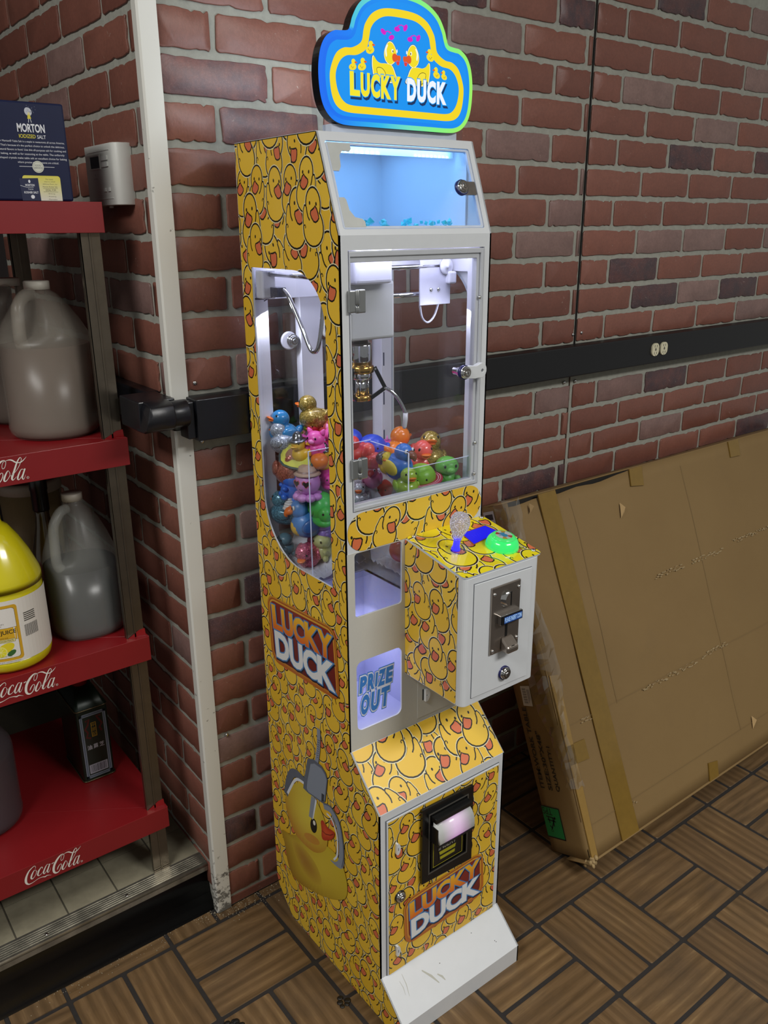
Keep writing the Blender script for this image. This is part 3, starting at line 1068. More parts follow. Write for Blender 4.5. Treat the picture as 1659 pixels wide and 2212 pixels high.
P.poly([(.2120, .4440), (.2260, .4530), (.2490, .4550), (.2605, .4490), (.2655, .4395), (.2560, .3905), (.2465, .3815), (.2010, .3745), (.1945, .3785), (.1975, .3960)], GR, 11)
P.poly([(.2470, .400), (.2560, .4015), (.2535, .3855), (.2450, .3800)], '#343a45', 12)
P.build('printed_duck', machine, fr_left, MAT['print'], None, lift=.0026)

# cabinet shell behind the panels
boxpart('back_panel', (XL + .003, XR - .003, YB - .001, YB + .001, .074, .83), MAT['white'], machine)
boxpart('back_panel', (XL + .003, XR - .003, YB - .001, YB + .001, 1.285, ZT), MAT['white_in'], machine)
boxpart('top_panel', (XL, XR, YF1 + .002, YB, ZT - .002, ZT + .0006), MAT['white'], machine)
boxpart('floor_pan', (XL + .003, XR - .003, YF3 + .006, -.112, .012, .016), MAT['white'], machine)
boxpart('chamber_floor', (XL + .003, XR - .003, YF + .004, YB - .002, ZK - .001, ZK + .002), MAT['white_in'], machine)
cab_in = MB().box(.262, XR - .004, YF + .004, YB - .002, .796, .800).box(XL + .004, .262, -.20, YB - .002, .796, .800)
cab_in.build('playfield', MAT['white_in'], machine)

# front panel with the openings
door_o = [(.133, .9722), (.4000, .9702), (.4000, 1.3648), (.133, 1.3648)]
win1 = rrect(.1340, .2308, .7898, .9030, .006)
out_ = rrect(.1340, .2308, .5738, .7070, .012)
MB().plate([(XL, ZA), (XR, ZA), (XR, ZK), (XL, ZK)], [door_o, win1, out_], fr_front, -.003, 0).build('front_panel', MAT['white'], machine)
lam = MB()
lam.plate([(XL + .002, ZA + .001), (XR - .001, ZA + .001), (XR - .001, .9045), (XL + .002, .9045)], [win1, out_], fr_front, 0, .0006)
lam.build('laminate_sheet', MAT['panel'], machine)
# duck print oval
OV = rrect(.1215, .4100, .9050, .9697, .032, 10)
P = Print()
P.poly(OV, '#e7bb36', 0)
duck_field(P, .11, .42, .89, .985, .078, 33)
P.build('duck_print', machine, fr_front, MAT['print'], [OV], lift=.0007)

# main door: aluminium frame, acrylic, hinges
dm = MB()
fr_fd = lambda u, v, h: Vector((u, YF + .001 - h, v))
dm.plate([(.1345, .9735), (.3985, .9715), (.3985, 1.3633), (.1345, 1.3633)], [[(.1375, .9835), (.3860, .9817), (.3860, 1.3480), (.1375, 1.3480)]], fr_fd, -.012, -.001)
dm.plate([(.1345, .9735), (.3985, .9715), (.3985, 1.3633), (.1345, 1.3633)], [[(.1360, .9795), (.3920, .9777), (.3920, 1.3560), (.1360, 1.3560)]], fr_fd, -.001, .0025)
dm.build('door_frame', MAT['alu'], machine, .0008)
MB().plate([(.1360, .9820), (.3870, .9802), (.3870, 1.3500), (.1360, 1.3500)], [], fr_fd, -.006, -.004).build('door_pane', MAT['acry'], machine)
for x, z in ((.3915, 1.287), (.3915, 1.045), (.3915, .990)):
    s = MB(); s.M = Matrix.Translation((x, YF - .0012, z)) @ Matrix.Rotation(R(90), 4, 'X')
    s.lathe([(.003, 0), (.003, .001), (.0012, .0022)], 10).build('rivet', MAT['chrome'], machine)
for zc in (1.2945, 1.0435):
    h = MB()
    h.box(.1300, .1415, -.3475, -.3400, zc - .0155, zc + .0155)
    h.box(.1445, .1575, -.3485, -.3400, zc - .0165, zc + .0165)
    h.tube([(.1430, -.3470, zc - .0165), (.1430, -.3470, zc - .006)], .0038, 12)
    h.tube([(.1430, -.3470, zc - .005), (.1430, -.3470, zc + .0165)], .0038, 12)
    h.build('hinge', M('satin_hinge', '#a6a8a8', .3, .9, var=.05), machine, .0015)

def cam_lock(name, c, nrm_fr, parent, ring=.0105, deep=.012, ringmat=None):
    """round key lock: coloured collar, chrome bezel, core with key slot. frame gives (u, v, h)"""
    t = MB()
    def cyl(r0, r1, h0, h1, m, n=24):
        A = [nrm_fr(c[0] + r0 * math.cos(2 * math.pi * k / n), c[1] + r0 * math.sin(2 * math.pi * k / n), h0) for k in range(n)]
        B = [nrm_fr(c[0] + r1 * math.cos(2 * math.pi * k / n), c[1] + r1 * math.sin(2 * math.pi * k / n), h1) for k in range(n)]
        t.add(A + B, [(k, (k + 1) % n, n + (k + 1) % n, n + k) for k in range(n)], m, True)
        t.add(B, [tuple(range(n))], m)
    cyl(ring, ring, -.002, .0035, 0)
    cyl(ring * .88, ring * .80, .0035, .0075, 1)
    cyl(ring * .66, ring * .62, .0075, .0090, 1)
    cyl(ring * .58, ring * .58, .0088, .0094, 2)
    cyl(ring * .36, ring * .33, .0094, .0108, 1)
    cyl(ring * .15, ring * .15, .0109, .0111, 2)
    t.plate([(c[0] - .0006, c[1] - ring * .26), (c[0] + .0006, c[1] - ring * .26), (c[0] + .0006, c[1] + ring * .26), (c[0] - .0006, c[1] + ring * .26)], [], nrm_fr, .0108, .0112, 2)
    return t.build(name, [ringmat or MAT['blueplastic'], MAT['chrome'], MAT['steel']], parent)

# door lock on a white hasp
hasp = MB()
hp = [(.3510, 1.1610), (.3760, 1.1580), (.3800, 1.1585)]
for i in range(9):
    a = R(-80 + 180 * i / 8)
    hp.append((.3905 + .0105 * math.cos(a), 1.1705 + .0125 * math.sin(a)))
hp += [(.3780, 1.1790), (.3510, 1.1810)]
hasp.plate(hp, [circ(.3915, 1.1700, .0028, 12)], lambda u, v, h: Vector((u, YF - .004 - h, v)), 0, .0095)
hasp.build('lock_hasp', MAT['white'], machine, .001)
cam_lock('door_lock', (.3535, 1.1705), lambda u, v, h: Vector((u, YF - .009 - h, v)), machine, .0118)
b_ = MB(); b_.M = Matrix.Translation((.3535, YF - .003, 1.1705)) @ Matrix.Rotation(R(-90), 4, 'X')
b_.lathe([(.0085, 0), (.0085, .004), (.0065, .004), (.0065, .016), (.004, .018)], 12, smooth=False).build('lock_barrel', MAT['chrome'], machine)

# upper blue chamber: sloping front with a hinged acrylic door
TOPO = rrect(.1285, .4025, .0125, .1375, .004)
MB().plate([(XL, 0), (XR, 0), (XR, L_top), (XL, L_top)], [TOPO], fr_top, -.003, 0).build('marquee_panel', MAT['white'], machine)
rim = MB().plate(rrect(.1295, .4015, .0135, .1365, .004), [rrect(.1340, .3965, .0165, .1330, .003)], fr_top, -.006, -.0015)
rim.build('chamber_door_rim', MAT['acry_edge'], machine)
MB().plate(rrect(.1320, .3985, .0150, .1345, .003), [], fr_top, -.0055, -.0030).build('chamber_door', MAT['acry'], machine)
chm = M('chamber_white', '#e9eef4', .5, var=.01)
ch = MB()
ch.box(XL + .0035, XL + .007, -.285, YB - .002, ZK + .002, ZT - .003)
ch.box(XR - .007, XR - .0035, -.285, YB - .002, ZK + .002, ZT - .003)
ch.box(XL + .007, XR - .007, -.060, -.056, ZK + .002, ZT - .003)
ch.box(XL + .007, XR - .007, -.285, -.060, ZT - .005, ZT - .003)
ch.build('chamber_walls', chm, machine)
bkm = [[(.1330, .0150), (.1720, .0150), (.1720, .0225), (.1690, .0255), (.1560, .0255), (.1500, .0320), (.1480, .0480), (.1440, .0545), (.1330, .0545)],
       [(.1330, .0920), (.1420, .0920), (.1450, .0950), (.1470, .1100), (.1540, .1200), (.1660, .1225), (.1700, .1260), (.1700, .1345), (.1330, .1345)]]
for poly in bkm:
    MB().plate(poly, [], fr_top, -.003, -.0012).build('corner_hinge', MAT['bracket'], machine)
MB().plate(rrect(.3660, .4010, .0640, .0850, .002), [], fr_top, -.003, -.0006).build('lock_plate', MAT['steel'], machine)
cam_lock('chamber_lock', (.3690, .0745), fr_top, machine, .0120)
led = MB()
LEDC = M('led_chip', '#ffffff', .4, emit='#eaf4ff', estr=4)
for k in range(9):
    led.box(.1670 + k * .0098, .1706 + k * .0098, -.2625, -.2605, 1.4995, 1.5020)
for k in range(9):
    led.box(.320 + k * .0082, .3225 + k * .0082, -.2625, -.2605, 1.4995, 1.5012)
led.box(.150, .400, -.2605, -.2580, 1.4990, ZT - .003, 1)
led.build('led_strip', [LEDC, chm], machine, kind='stuff')
area('chamber_led', (XM, -.268, ZT - .014), (XM, -.14, ZK + .03), .25, .03, .15, (.20, .52, 1.0), machine)
area('chamber_led', (XM, -.17, ZT - .010), (XM, -.17, ZK), .25, .16, .20, (.20, .52, 1.0), machine)
cry = M('turquoise_crystal', '#37c3d8', .12, var=.25, vscale=90, coat=.6, emit='#2fb4d0', estr=.12)
rr_ = random.Random(5)
cm = MB()
for k in range(38):
    x = rr_.uniform(.19, .39); y = rr_.uniform(-.315, -.22)
    s = rr_.uniform(.003, .0068)
    cm.M = Matrix.Translation((x, y, ZK + .003 + s * .5 + rr_.uniform(0, .013))) @ Euler((rr_.random() * 6, rr_.random() * 6, rr_.random() * 6)).to_matrix().to_4x4()
    cm.add([(s, 0, 0), (-s, 0, 0), (0, s * .8, 0), (0, -s * .8, 0), (0, 0, s * 1.1), (0, 0, -s)], [(0, 2, 4), (2, 1, 4), (1, 3, 4), (3, 0, 4), (2, 0, 5), (1, 2, 5), (3, 1, 5), (0, 3, 5)])
cm.M = None
cm.build('crystal_chips', cry, machine, recalc=False, kind='stuff')

# prize chute cavity with its outlet
cav = MB()
cav.box(XL + .0045, XL + .006, YF + .004, -.20, .572, .798)
cav.box(.252, .2535, YF + .004, -.20, .572, .798)
cav.box(XL + .0045, .2535, -.2015, -.20, .572, .798)
cav.box(XL + .0045, .2535, YF + .004, -.20, .5715, .573)
cav.build('prize_chute', M('chute_lavender_plastic', '#c8c9e2', .35, var=.02), machine)
MB().plate(rrect(.1335, .2313, .7893, .9035, .006), [], fr_front, -.0025, -.001).build('chute_pane', MAT['acry'], machine)
boxpart('sensor_slot', (.2505, .252, -.320, -.225, .715, .722), MAT['black'], machine)
area('chute_led', (.185, -.262, .735), (.185, -.262, .57), .09, .06, .16, (.70, .72, 1.0), machine)
MB().plate(rrect(.1350, .2298, .5748, .7060, .011), [], fr_front, -.0022, -.001).build('prize_flap', MAT['acry'], machine)
P = Print()
for body, u0, u1, v0, v1, slots in (('PRIZE', .1390, .2110, .6485, .6755, (1, 1, .42, 1, 1)), ('OUT', .1395, .2040, .6055, .6385, (1, 1, 1))):
    wt = (u1 - u0) / sum(slots); x = u0
    for k, chh in enumerate(body):
        w = wt * slots[k]
        a0, a1 = x + wt * .15, x + w - wt * .15
        x += w
        sl = .10
        for g, colr, l in ((.0028, '#3a7fd0', 1), (.0017, '#dde4f6', 12), (.0, '#3a7fd0', 24)):
            l += k + (5 if body == 'OUT' else 0)
            if chh == 'I':
                um, vm, hw, hv = (a0 + a1) / 2, (v0 + v1) / 2, .0022 + g, (v1 - v0) / 2 + g
                P.poly([(um - hw - hv * sl, vm - hv), (um + hw - hv * sl, vm - hv), (um + hw + hv * sl, vm + hv), (um - hw + hv * sl, vm + hv)], colr, l)
            else:
                P.text(chh, a0, a1, v0, v1, colr, l, bold=.055 + g * 36, slant=sl)
P.build('prize_out_lettering', machine, lambda u, v, h: Vector((u, YF - .0002 - h, v)), MAT['print'], lift=.0002, step=4e-5)

# lower small hatch with a hook latch
MB().plate([(.2670, .5475), (XR - .003, .5470), (XR - .003, .650), (.2670, .650)], [], fr_front, .0007, .0016).build('lower_hatch', MAT['panel'], machine, .0004)
def hook(c, frm, parent):
    h = MB()
    h.plate([(c[0] - .004, c[1] - .011), (c[0] - .001, c[1] - .011), (c[0] - .001, c[1] + .011), (c[0] - .004, c[1] + .011)], [], frm, 0, .0008, 1)
    pts = [(c[0] - .001, c[1] + .0115)] + [(c[0] + .001 + .0085 * math.cos(R(70 - 160 * i / 8)), c[1] + .0125 * math.sin(R(70 - 160 * i / 8))) for i in range(9)] + [(c[0] - .001, c[1] - .0125)]
    h.plate(pts, [circ(c[0] + .0025, c[1], .0016, 10)], frm, .001, .0065)
    h.build('hook_latch', [MAT['white'], MAT['black']], parent, .0005)
hook((.2820, .5930), lambda u, v, h: Vector((u, YF - .0016 - h, v)), machine)

# lower slanted panel and cabinet door
MB().plate([(XL, 0), (XR, 0), (XR, L_low), (XL, L_low)], [], fr_low, -.003, 0).build('slanted_panel', MAT['white'], machine)
S = [(XL + .0035, .001), (XR - .002, .001), (XR - .002, L_low - .001), (XL + .0035, L_low - .001)]
P = Print().poly(S, '#e7bb36', 0)
duck_field(P, .10, .43, -.02, .13, .082, 44)
Q = Print(); Q.p = [([(u, L_low - v) for u, v in pts], c_, l) for pts, c_, l in P.p]
Q.build('duck_print', machine, fr_low, MAT['print'], [S], lift=.0002)
MB().plate([(XL, ZC), (XR, ZC), (XR, ZB), (XL, ZB)], [], fr_door, -.003, 0).build('cabinet_front', MAT['white'], machine)
DO = [(.1320, .0985), (.4005, .0945), (.4005, .4395), (.1320, .4395)]
MB().plate([(.1308, .0955), (.4012, .0955), (.4012, .4405), (.1308, .4405)], [], fr_door, 0, .0006).build('door_gap', M('door_gap_grey', '#6f7278', .6), machine)
MB().plate([(.1328, .0985), (.4000, .0985), (.4000, .4388), (.1328, .4388)], [], fr_door, .0006, .0028).build('cabinet_door', MAT['white'], machine, .0006)
S = [(.1352, .0995), (.3982, .0995), (.3982, .4362), (.1352, .4362)]
fr_cd = lambda u, v, h: Vector((u, YF2 - .0028 - h, v))
P = Print().poly(S, '#e7bb36', 0)
duck_field(P, .12, .41, .08, .45, .067, 55)
P.build('duck_print', machine, fr_cd, MAT['print'], [S], lift=.0002)
P = Print()
word_logo(P, .1690, .3670, .1480, .2550, 0, rot=2.5)
P.build('wordmark_plaque', machine, fr_cd, MAT['print'], lift=.0021)
cam_lock('cabinet_lock', (.1595, .2675), fr_cd, machine, .0112, ringmat=MAT['black'])
for z in (.376, .1485):
    h = MB()
    pts = [(.1500 + 0, z + .011)] + [(.1505 + .0075 * math.cos(R(75 - 150 * i / 8)), z + .0125 * math.sin(R(75 - 150 * i / 8))) for i in range(9)] + [(.1500, z - .011)]
    h.plate(pts, [], fr_cd, 0, .006)
    h.plate([(.1525, z - .003), (.1535, z - .003), (.1535, z + .003), (.1525, z + .003)], [], fr_cd, .006, .0062, 1)
    h.build('door_tab', [MAT['white'], MAT['black']], machine, .0012)

# bill acceptor
bl = MB()
bl.plate([(.2050, .2710), (.3270, .2640), (.3270, .4290), (.2050, .4320)], [[(.222, .289), (.311, .289), (.311, .414), (.222, .414)]], fr_cd, .0024, .0085)
bl.box(.222, .311, YF2 - .0055, YF2 - .004, .289, .414)
bl.build('bill_acceptor_frame', M('black_acceptor', '#0d0d0d', .22, var=.05), machine, .001)
bl = MB()
bl.plate([(.2190, .2860), (.3140, .2860), (.3140, .4170), (.2190, .4170)], [[(.2215, .2885), (.3115, .2885), (.3115, .4145), (.2215, .4145)]], fr_cd, .0085, .0092)
bl.build('acceptor_groove', M('grey_groove', '#4a4742', .4), machine)
bz = MB()
bz.box(.2260, .3090, YF2 - .018, YF2 - .004, .360, .410)
bz.box(.2240, .3100, YF2 - .026, YF2 - .004, .4015, .4120)
bz.build('bill_bezel', M('black_bezel', '#101010', .3, var=.05), machine, .002)
# lit mouth: curved translucent lip
lip, nt, b, o_ = nodes_of('lit_bill_lip')
vec = obj_coords(nt, False)
sep = nt.nodes.new('ShaderNodeSeparateXYZ'); nt.links.new(vec, sep.inputs[0])
dx = mth(nt, 'ABSOLUTE', mth(nt, 'SUBTRACT', sep.outputs[0], .268 - XM))
gl = ramp(nt, mth(nt, 'MULTIPLY', dx, 18), [(.1, 1.0), (.62, 0.0)])
b.inputs['Base Color'].default_value = (*lin('#c9cbc9'), 1); b.inputs['Roughness'].default_value = .2
b.inputs['Emission Color'].default_value = (*lin('#e98af0'), 1)
nt.links.new(mth(nt, 'MULTIPLY', gl, .34), b.inputs['Emission Strength'])
nz = MB()
arc = [(-.012, .4010), (-.017, .4005), (-.0225, .3985), (-.0275, .3950), (-.0315, .3895), (-.0340, .3825), (-.0350, .3740), (-.0350, .3640), (-.0330, .3610), (-.012, .3610)]
n = len(arc)
nz.add([(x, YF2 + y, z) for x in (.2260, .3085) for y, z in arc], [(i, i + 1, n + i + 1, n + i) for i in range(n - 1)] + [tuple(range(n))[::-1], tuple(range(n, 2 * n))], 0, True)
nz.build('bill_mouth', lip, machine)
nzb = MB().box(.2245, .3100, YF2 - .0345, YF2 - .008, .3570, .3608)
nzb.box(.2240, .2262, YF2 - .030, YF2 - .008, .3570, .392)
nzb.box(.3083, .3105, YF2 - .030, YF2 - .008, .3570, .392)
nzb.build('mouth_cheeks', MAT['black'], machine, .001)
P = Print()
lf = lambda u, v, h: Vector((u, YF2 - .0085 - h, v))
P.stroke([(.2330, .352), (.2330, .2930), (.3030, .2930), (.3030, .352)], .0016, '#a89f28', 1)
P.poly([(.2430, .352), (.2940, .352), (.2900, .300), (.2470, .300)], '#111111', 1)
P.poly([(.2440, .351), (.2930, .351), (.2905, .3400), (.2470, .3400)], '#8d8a1c', 2)
P.poly([(.2470, .3200), (.2880, .3200), (.2860, .3125), (.2490, .3125)], '#a39d20', 2)
P.poly([(.2490, .3085), (.2860, .3085), (.2850, .3020), (.2500, .3020)], '#a39d20', 2)
P.text('INSERT', .2470, .2890, .3240, .3375, '#8f8c84', 3, bold=.02, slant=.2)
P.build('insert_label', machine, lf, MAT['print'], lift=.0006)
boxpart('label_plate', (.2290, .3070, YF2 - .0085, YF2 - .004, .290, .356), M('label_black', '#0e0d0b', .25), machine)

# white kick plate
MB().plate([(XL, 0), (XR, 0), (XR, L_kick), (XL, L_kick)], [], fr_kick, -.003, 0).build('kick_plate', MAT['white'], machine)
boxpart('kick_front', (XL, XR, YF3, YF3 + .003, .0005, ZD), MAT['white'], machine)
scf = M('grey_scuff', '#a6a69e', .6, var=.2, vscale=120)
P = Print()
for a, b2, c_ in (((.200, .026), (.222, .060), .0045), ((.226, .046), (.236, .062), .004), ((.160, .012), (.156, .050), .0012), ((.150, .02), (.150, .045), .001)):
    P.stroke([a, ((a[0] + b2[0]) / 2 + .002, (a[1] + b2[1]) / 2), b2], [c_ * .5, c_, c_ * .4], '#b3b3a8', 0)
for q in ((.37, .055), (.372, .058), (.24, .033), (.33, .02)):
    P.ell(q[0], q[1], .0011, .0008, '#4e4a44', 0, n=8)
tag(P.build('scuff_marks', machine, fr_kick, MAT['paper'], lift=.00015), kind='stuff')

# ------------------------------------------------------------------ control box
BX0, BX1, BYF = .2382, .4078, -.4870
bz_top = lambda y: .9045 + (y + .3398) * (.026 / .1465)     # sloping top
rc = .011
foot = [(BX0, YF - .0007)] + [(BX0 + rc - rc * math.cos(R(90 * i / 6)), BYF + rc - rc * math.sin(R(90 * i / 6))) for i in range(7)] + \
       [(BX1 - rc + rc * math.sin(R(90 * i / 6)), BYF + rc - rc * math.cos(R(90 * i / 6))) for i in range(7)] + [(BX1, YF - .0007)]
cb = MB()
n = len(foot)
cb.add([(x, y, .6515) for x, y in foot] + [(x, y, bz_top(y)) for x, y in foot], [(i, (i + 1) % n, n + (i + 1) % n, n + i) for i in range(n)], 0, False)
cb.add([(x, y, .6515) for x, y in foot], [tuple(range(n))[::-1]])
cb.add([(x, y, bz_top(y)) for x, y in foot], [tuple(range(n))])
cb.build('control_box', MAT['white'], machine, .0006)
fr_box = lambda u, v, h: Vector((u, BYF - h, v))
fr_bl = lambda u, v, h: Vector((BX0 - h, -u, v))
S = [(.3408, .6530), (.4725, .6530), (.4725, .8795), (.3408, .9035)]
P = Print().poly(S, '#e7bb36', 0)
duck_field(P, .33, .49, .64, .92, .070, 66)
P.build('duck_print', machine, fr_bl, MAT['print'], [S], lift=.0002)
MB().plate([(.2572, .6635), (.3880, .6605), (.3880, .8645), (.2572, .8680)], [], fr_box, 0, .0005).build('door_gap', M('box_door_gap', '#6b6e74', .6), machine)
MB().plate([(.2580, .6645), (.3872, .6615), (.3872, .8636), (.2580, .8670)], [], fr_box, .0005, .0024).build('coin_door', MAT['white'], machine, .0007)
# coin mechanism
fr_c = lambda u, v, h: Vector((u, BYF - .0024 - h, v))
cmz = MB()
cmz.plate([(.2930, .7322), (.3580, .7322), (.3580, .8522), (.2930, .8522)], [], fr_c, 0, .0035)
cmz.build('coin_plate', MAT['dsteel'], machine, .0012)
for u, v in ((.2985, .8400), (.3535, .8400), (.2985, .7390), (.3535, .7480)):
    s = MB(); s.M = Matrix.Translation((u, BYF - .0059, v)) @ Matrix.Rotation(R(90), 4, 'X')
    s.lathe([(.0034, 0), (.0032, .0012), (.002, .0022), (.0006, .0025)], 12).build('plate_screw', MAT['chrome'], machine)
ce = MB()
A = [(.3270 + .0150 * math.cos(R(a)), .8265 + .0150 * math.sin(R(a))) for a in range(85, 276, 14)]
B = [(.3270 + .0115 * math.cos(R(a)), .8265 + .0115 * math.sin(R(a))) for a in range(85, 276, 14)]
L_ = len(A)
ce.add([fr_c(u, v, .0035) for u, v in A] + [fr_c(u + .002, v, .0105) for u, v in B], [(i, i + 1, L_ + i + 1, L_ + i) for i in range(L_ - 1)], 0, True)
ce.add([fr_c(u + .002, v, .0105) for u, v in B], [tuple(range(L_))], 1)
ce.build('coin_entry', [MAT['chrome'], MAT['dsteel']], machine)
MB().plate([(.3285, .8160), (.3302, .8160), (.3302, .8405), (.3285, .8405)], [], fr_c, .010, .0112).build('coin_slot', MAT['black'], machine)
boxpart('display_housing', (.3050, .3545, BYF - .0150, BYF - .0050, .7860, .8030), MAT['chrome'], machine, .001)
boxpart('display_bezel', (.3075, .3540, BYF - .0165, BYF - .0150, .7870, .8020), MAT['black'], machine)
P = Print().rect(.3120, .3525, .7885, .8000, '#1d3f7c', 0).text('PLEASE INSERT COIN', .3130, .3515, .7905, .7985, '#a9cdf2', 1, bold=.01)
P.build('coin_display', machine, lambda u, v, h: Vector((u, BYF - .0165 - h, v)), MAT['print_lit'], lift=.0003)
P = Print().text('COIN ACCEPTOR', -.010, .010, -.0012, .0012, '#3a3531', 0)
Q = Print(); Q.p = [([(.3025 - v, .7930 + u) for u, v in pts], c_, l) for pts, c_, l in P.p]
Q.build('plate_lettering', machine, fr_c, MAT['paper'], lift=.0038)
ret = MB()
ret.plate([(.3255, .7450), (.3305, .7450), (.3305, .7850), (.3255, .7850)], [], fr_c, .0034, .0040)
ret.add([(x, BYF + y, z) for x in (.3258, .3330) for y, z in ((-.0065, .7540), (-.0225, .7440), (-.0225, .7460), (-.0065, .7560))], [(0, 1, 5, 4), (3, 2, 6, 7), (0, 1, 2, 3), (4, 5, 6, 7)])
ret.build('return_slot', MAT['black'], machine)
rb = MB()
rb.add([(x, BYF + y, z) for x in (.3160, .3420) for y, z in ((-.0060, .7590), (-.0060, .7340), (-.0235, .7340), (-.0235, .7450))], [(0, 1, 2, 3), (7, 6, 5, 4), (0, 4, 5, 1), (1, 5, 6, 2), (2, 6, 7, 3), (3, 7, 4, 0)])
rb.build('coin_return', MAT['dsteel'], machine, .003)
cam_lock('coin_lock', (.3300, .6880), fr_c, machine, .0122)

# glossy top plate, sloping forward
Lt = math.hypot(.1465 + .0035, .026)
ty, tz = -.9846, -.1747
fr_pl = lambda u, v, h: Vector((u, -.3408 + ty * v - .1747 * h, .9052 + tz * v + .9846 * h))
TP = rrect(.2375, .4135, .0, .1478, .009)
MB().plate(TP, [], fr_pl, 0, .0024).build('top_plate', MAT['acry_edge'], machine)
P = Print()
S = TP
P.poly(S, '#e5d21e', 0)
YEL_s = YEL
YEL = ['#e8d51a', '#e4d018', '#ead722']
duck_field(P, .225, .425, -.01, .16, .078, 78)
YEL = YEL_s
Q = Print(); Q.p = [([(u, .1478 - v) for u, v in pts], c_, l) for pts, c_, l in P.p]
Q.build('duck_print', machine, fr_pl, MAT['print_gloss'], [ccw(S)], lift=.0025, step=6e-6)
for u, v in ((.2520, .0045), (.4065, .0055), (.2520, .1330), (.4045, .1345)):
    s = MB()
    for k in range(1):
        N_ = 14
        rings = [(.0040, .0026), (.0038, .0040), (.0024, .0052), (.0006, .0055)]
        vs = [fr_pl(u + r_ * math.cos(2 * math.pi * q / N_), v + r_ * math.sin(2 * math.pi * q / N_), h) for r_, h in rings for q in range(N_)]
        s.add(vs, [(a * N_ + q, a * N_ + (q + 1) % N_, (a + 1) * N_ + (q + 1) % N_, (a + 1) * N_ + q) for a in range(3) for q in range(N_)] + [tuple(range(3 * N_, 4 * N_))], 0, True)
    s.build('dome_screw', MAT['chrome'], machine)
P = Print()
quad = [(.3268, .0725), (.3965, .0605), (.3895, .0330), (.3325, .0360)]
P.poly(ccw([(.3248, .0748), (.3992, .0622), (.3915, .0305), (.3312, .0338)]), '#c9702a', 0)
P.poly(ccw([(.3262, .0732), (.3976, .0610), (.3903, .0318), (.3320, .0350)]), '#23208a', 1)
P.build('screen_border', machine, fr_pl, MAT['print'], lift=.0036)
P = Print()
P.poly(ccw(quad), '#1414e6', 0)
for k in range(4):
    P.stroke([(.3430 + k * .006, .0560 - k * .0006), (.3440 + k * .006, .0480)], .0008, '#2a2af2', 1)
P.build('screen', machine, fr_pl, MAT['print_lit'], lift=.0038)
# joystick with a bubble-filled bulb
jc = fr_pl(.2860, .0720, .0026)
blue_lit = M('blue_lit_acrylic', '#2b2bd8', .15, emit='#2a28ff', estr=1.1, coat=.5)
base_rot = Matrix.Translation(jc) @ Matrix.Rotation(R(10.06), 4, 'X')
s = MB(); s.M = base_rot
s.lathe([(.0170, 0), (.0170, .0008), (.0165, .0012)], 28).build('joystick_disc', clear_mat('disc_acrylic', (.85, .88, .97), 1.0), machine)
s = MB(); s.M = base_rot
s.lathe([(.0078, .0012), (.0076, .003), (.0058, .008), (.0055, .022), (.0060, .0235)], 20).build('joystick_shaft', blue_lit, machine)
bub, nt, b, o_ = nodes_of('bubble_acrylic')
b.inputs['Base Color'].default_value = (.95, .96, 1, 1); b.inputs['Roughness'].default_value = .03
b.inputs['Transmission Weight'].default_value = .75; b.inputs['IOR'].default_value = 1.25
vec = obj_coords(nt, False)
vo = nt.nodes.new('ShaderNodeTexVoronoi'); vo.inputs['Scale'].default_value = 430
nt.links.new(vec, vo.inputs['Vector'])
bump(nt, b, vo.outputs['Distance'], 1.0, .004)
b.inputs['Emission Color'].default_value = (.75, .78, 1, 1)
nt.links.new(mth(nt, 'MULTIPLY', ramp(nt, vo.outputs['Distance'], [(.0, 1.0), (.45, .0)]), .75), b.inputs['Emission Strength'])
s = MB(); s.M = base_rot
s.lathe([(.0072, .021), (.0080, .025), (.0110, .032), (.0150, .041), (.0167, .0500), (.0155, .0590), (.0115, .0652), (.006, .0680), (.0008, .0686)], 24).build('joystick_bulb', bub, machine)
# push button
bc = fr_pl(.3665, .0985, .0026)
s = MB(); s.M = Matrix.Translation(bc) @ Matrix.Rotation(R(10.06), 4, 'X')
green, nt, b, o_ = nodes_of('lit_green_button')
b.inputs['Base Color'].default_value = (*lin('#2fae55'), 1); b.inputs['Roughness'].default_value = .2; b.inputs['Coat Weight'].default_value = .6
b.inputs['Emission Color'].default_value = (*lin('#2df070'), 1); b.inputs['Emission Strength'].default_value = .62
s.lathe([(.0285, 0), (.0282, .004), (.0270, .009), (.0250, .0135), (.0215, .0172), (.0190, .0185)], 36).build('push_button', green, machine)
s = MB(); s.M = Matrix.Translation(bc) @ Matrix.Rotation(R(10.06), 4, 'X')
s.lathe([(.0205, .0168), (.0200, .0195), (.0165, .0212), (.0150, .0212)], 30).build('button_collar', clear_mat('button_clear_ring', (.7, .95, .8), 1.0, haze=.25, hazecol=(.4, .9, .6)), machine)
P = Print()
for k in range(10):
    a0, a1 = 2 * math.pi * k / 10, 2 * math.pi * (k + 1) / 10
    P.poly([(0, 0), (.0142 * math.cos(a0), .0142 * math.sin(a0)), (.0142 * math.cos((a0 + a1) / 2), .0142 * math.sin((a0 + a1) / 2)), (.0142 * math.cos(a1), .0142 * math.sin(a1))], ('#e6ede6', '#d8b23a', '#d7e8dc', '#c84a3a', '#e4ece2')[k % 5], 0)
P.ell(.0, -.002, .0055, .005, '#2f9fd0', 1)
for k, a in enumerate((55, 78, 100, 122, 158)):
    P.stroke([(.002 * math.cos(R(a)), -.001 + .002 * math.sin(R(a))), (.0095 * math.cos(R(a)), -.001 + .0095 * math.sin(R(a)))], [.0030, .0020], '#2f9fd0', 2 + k)
Mb = Matrix.Translation(bc) @ Matrix.Rotation(R(10.06), 4, 'X')
P.build('button_emblem', machine, lambda u, v, h: Mb @ Vector((u, v, .0213 + h)), print_mat('button_print', .1, .45, 1.0), lift=.0001)

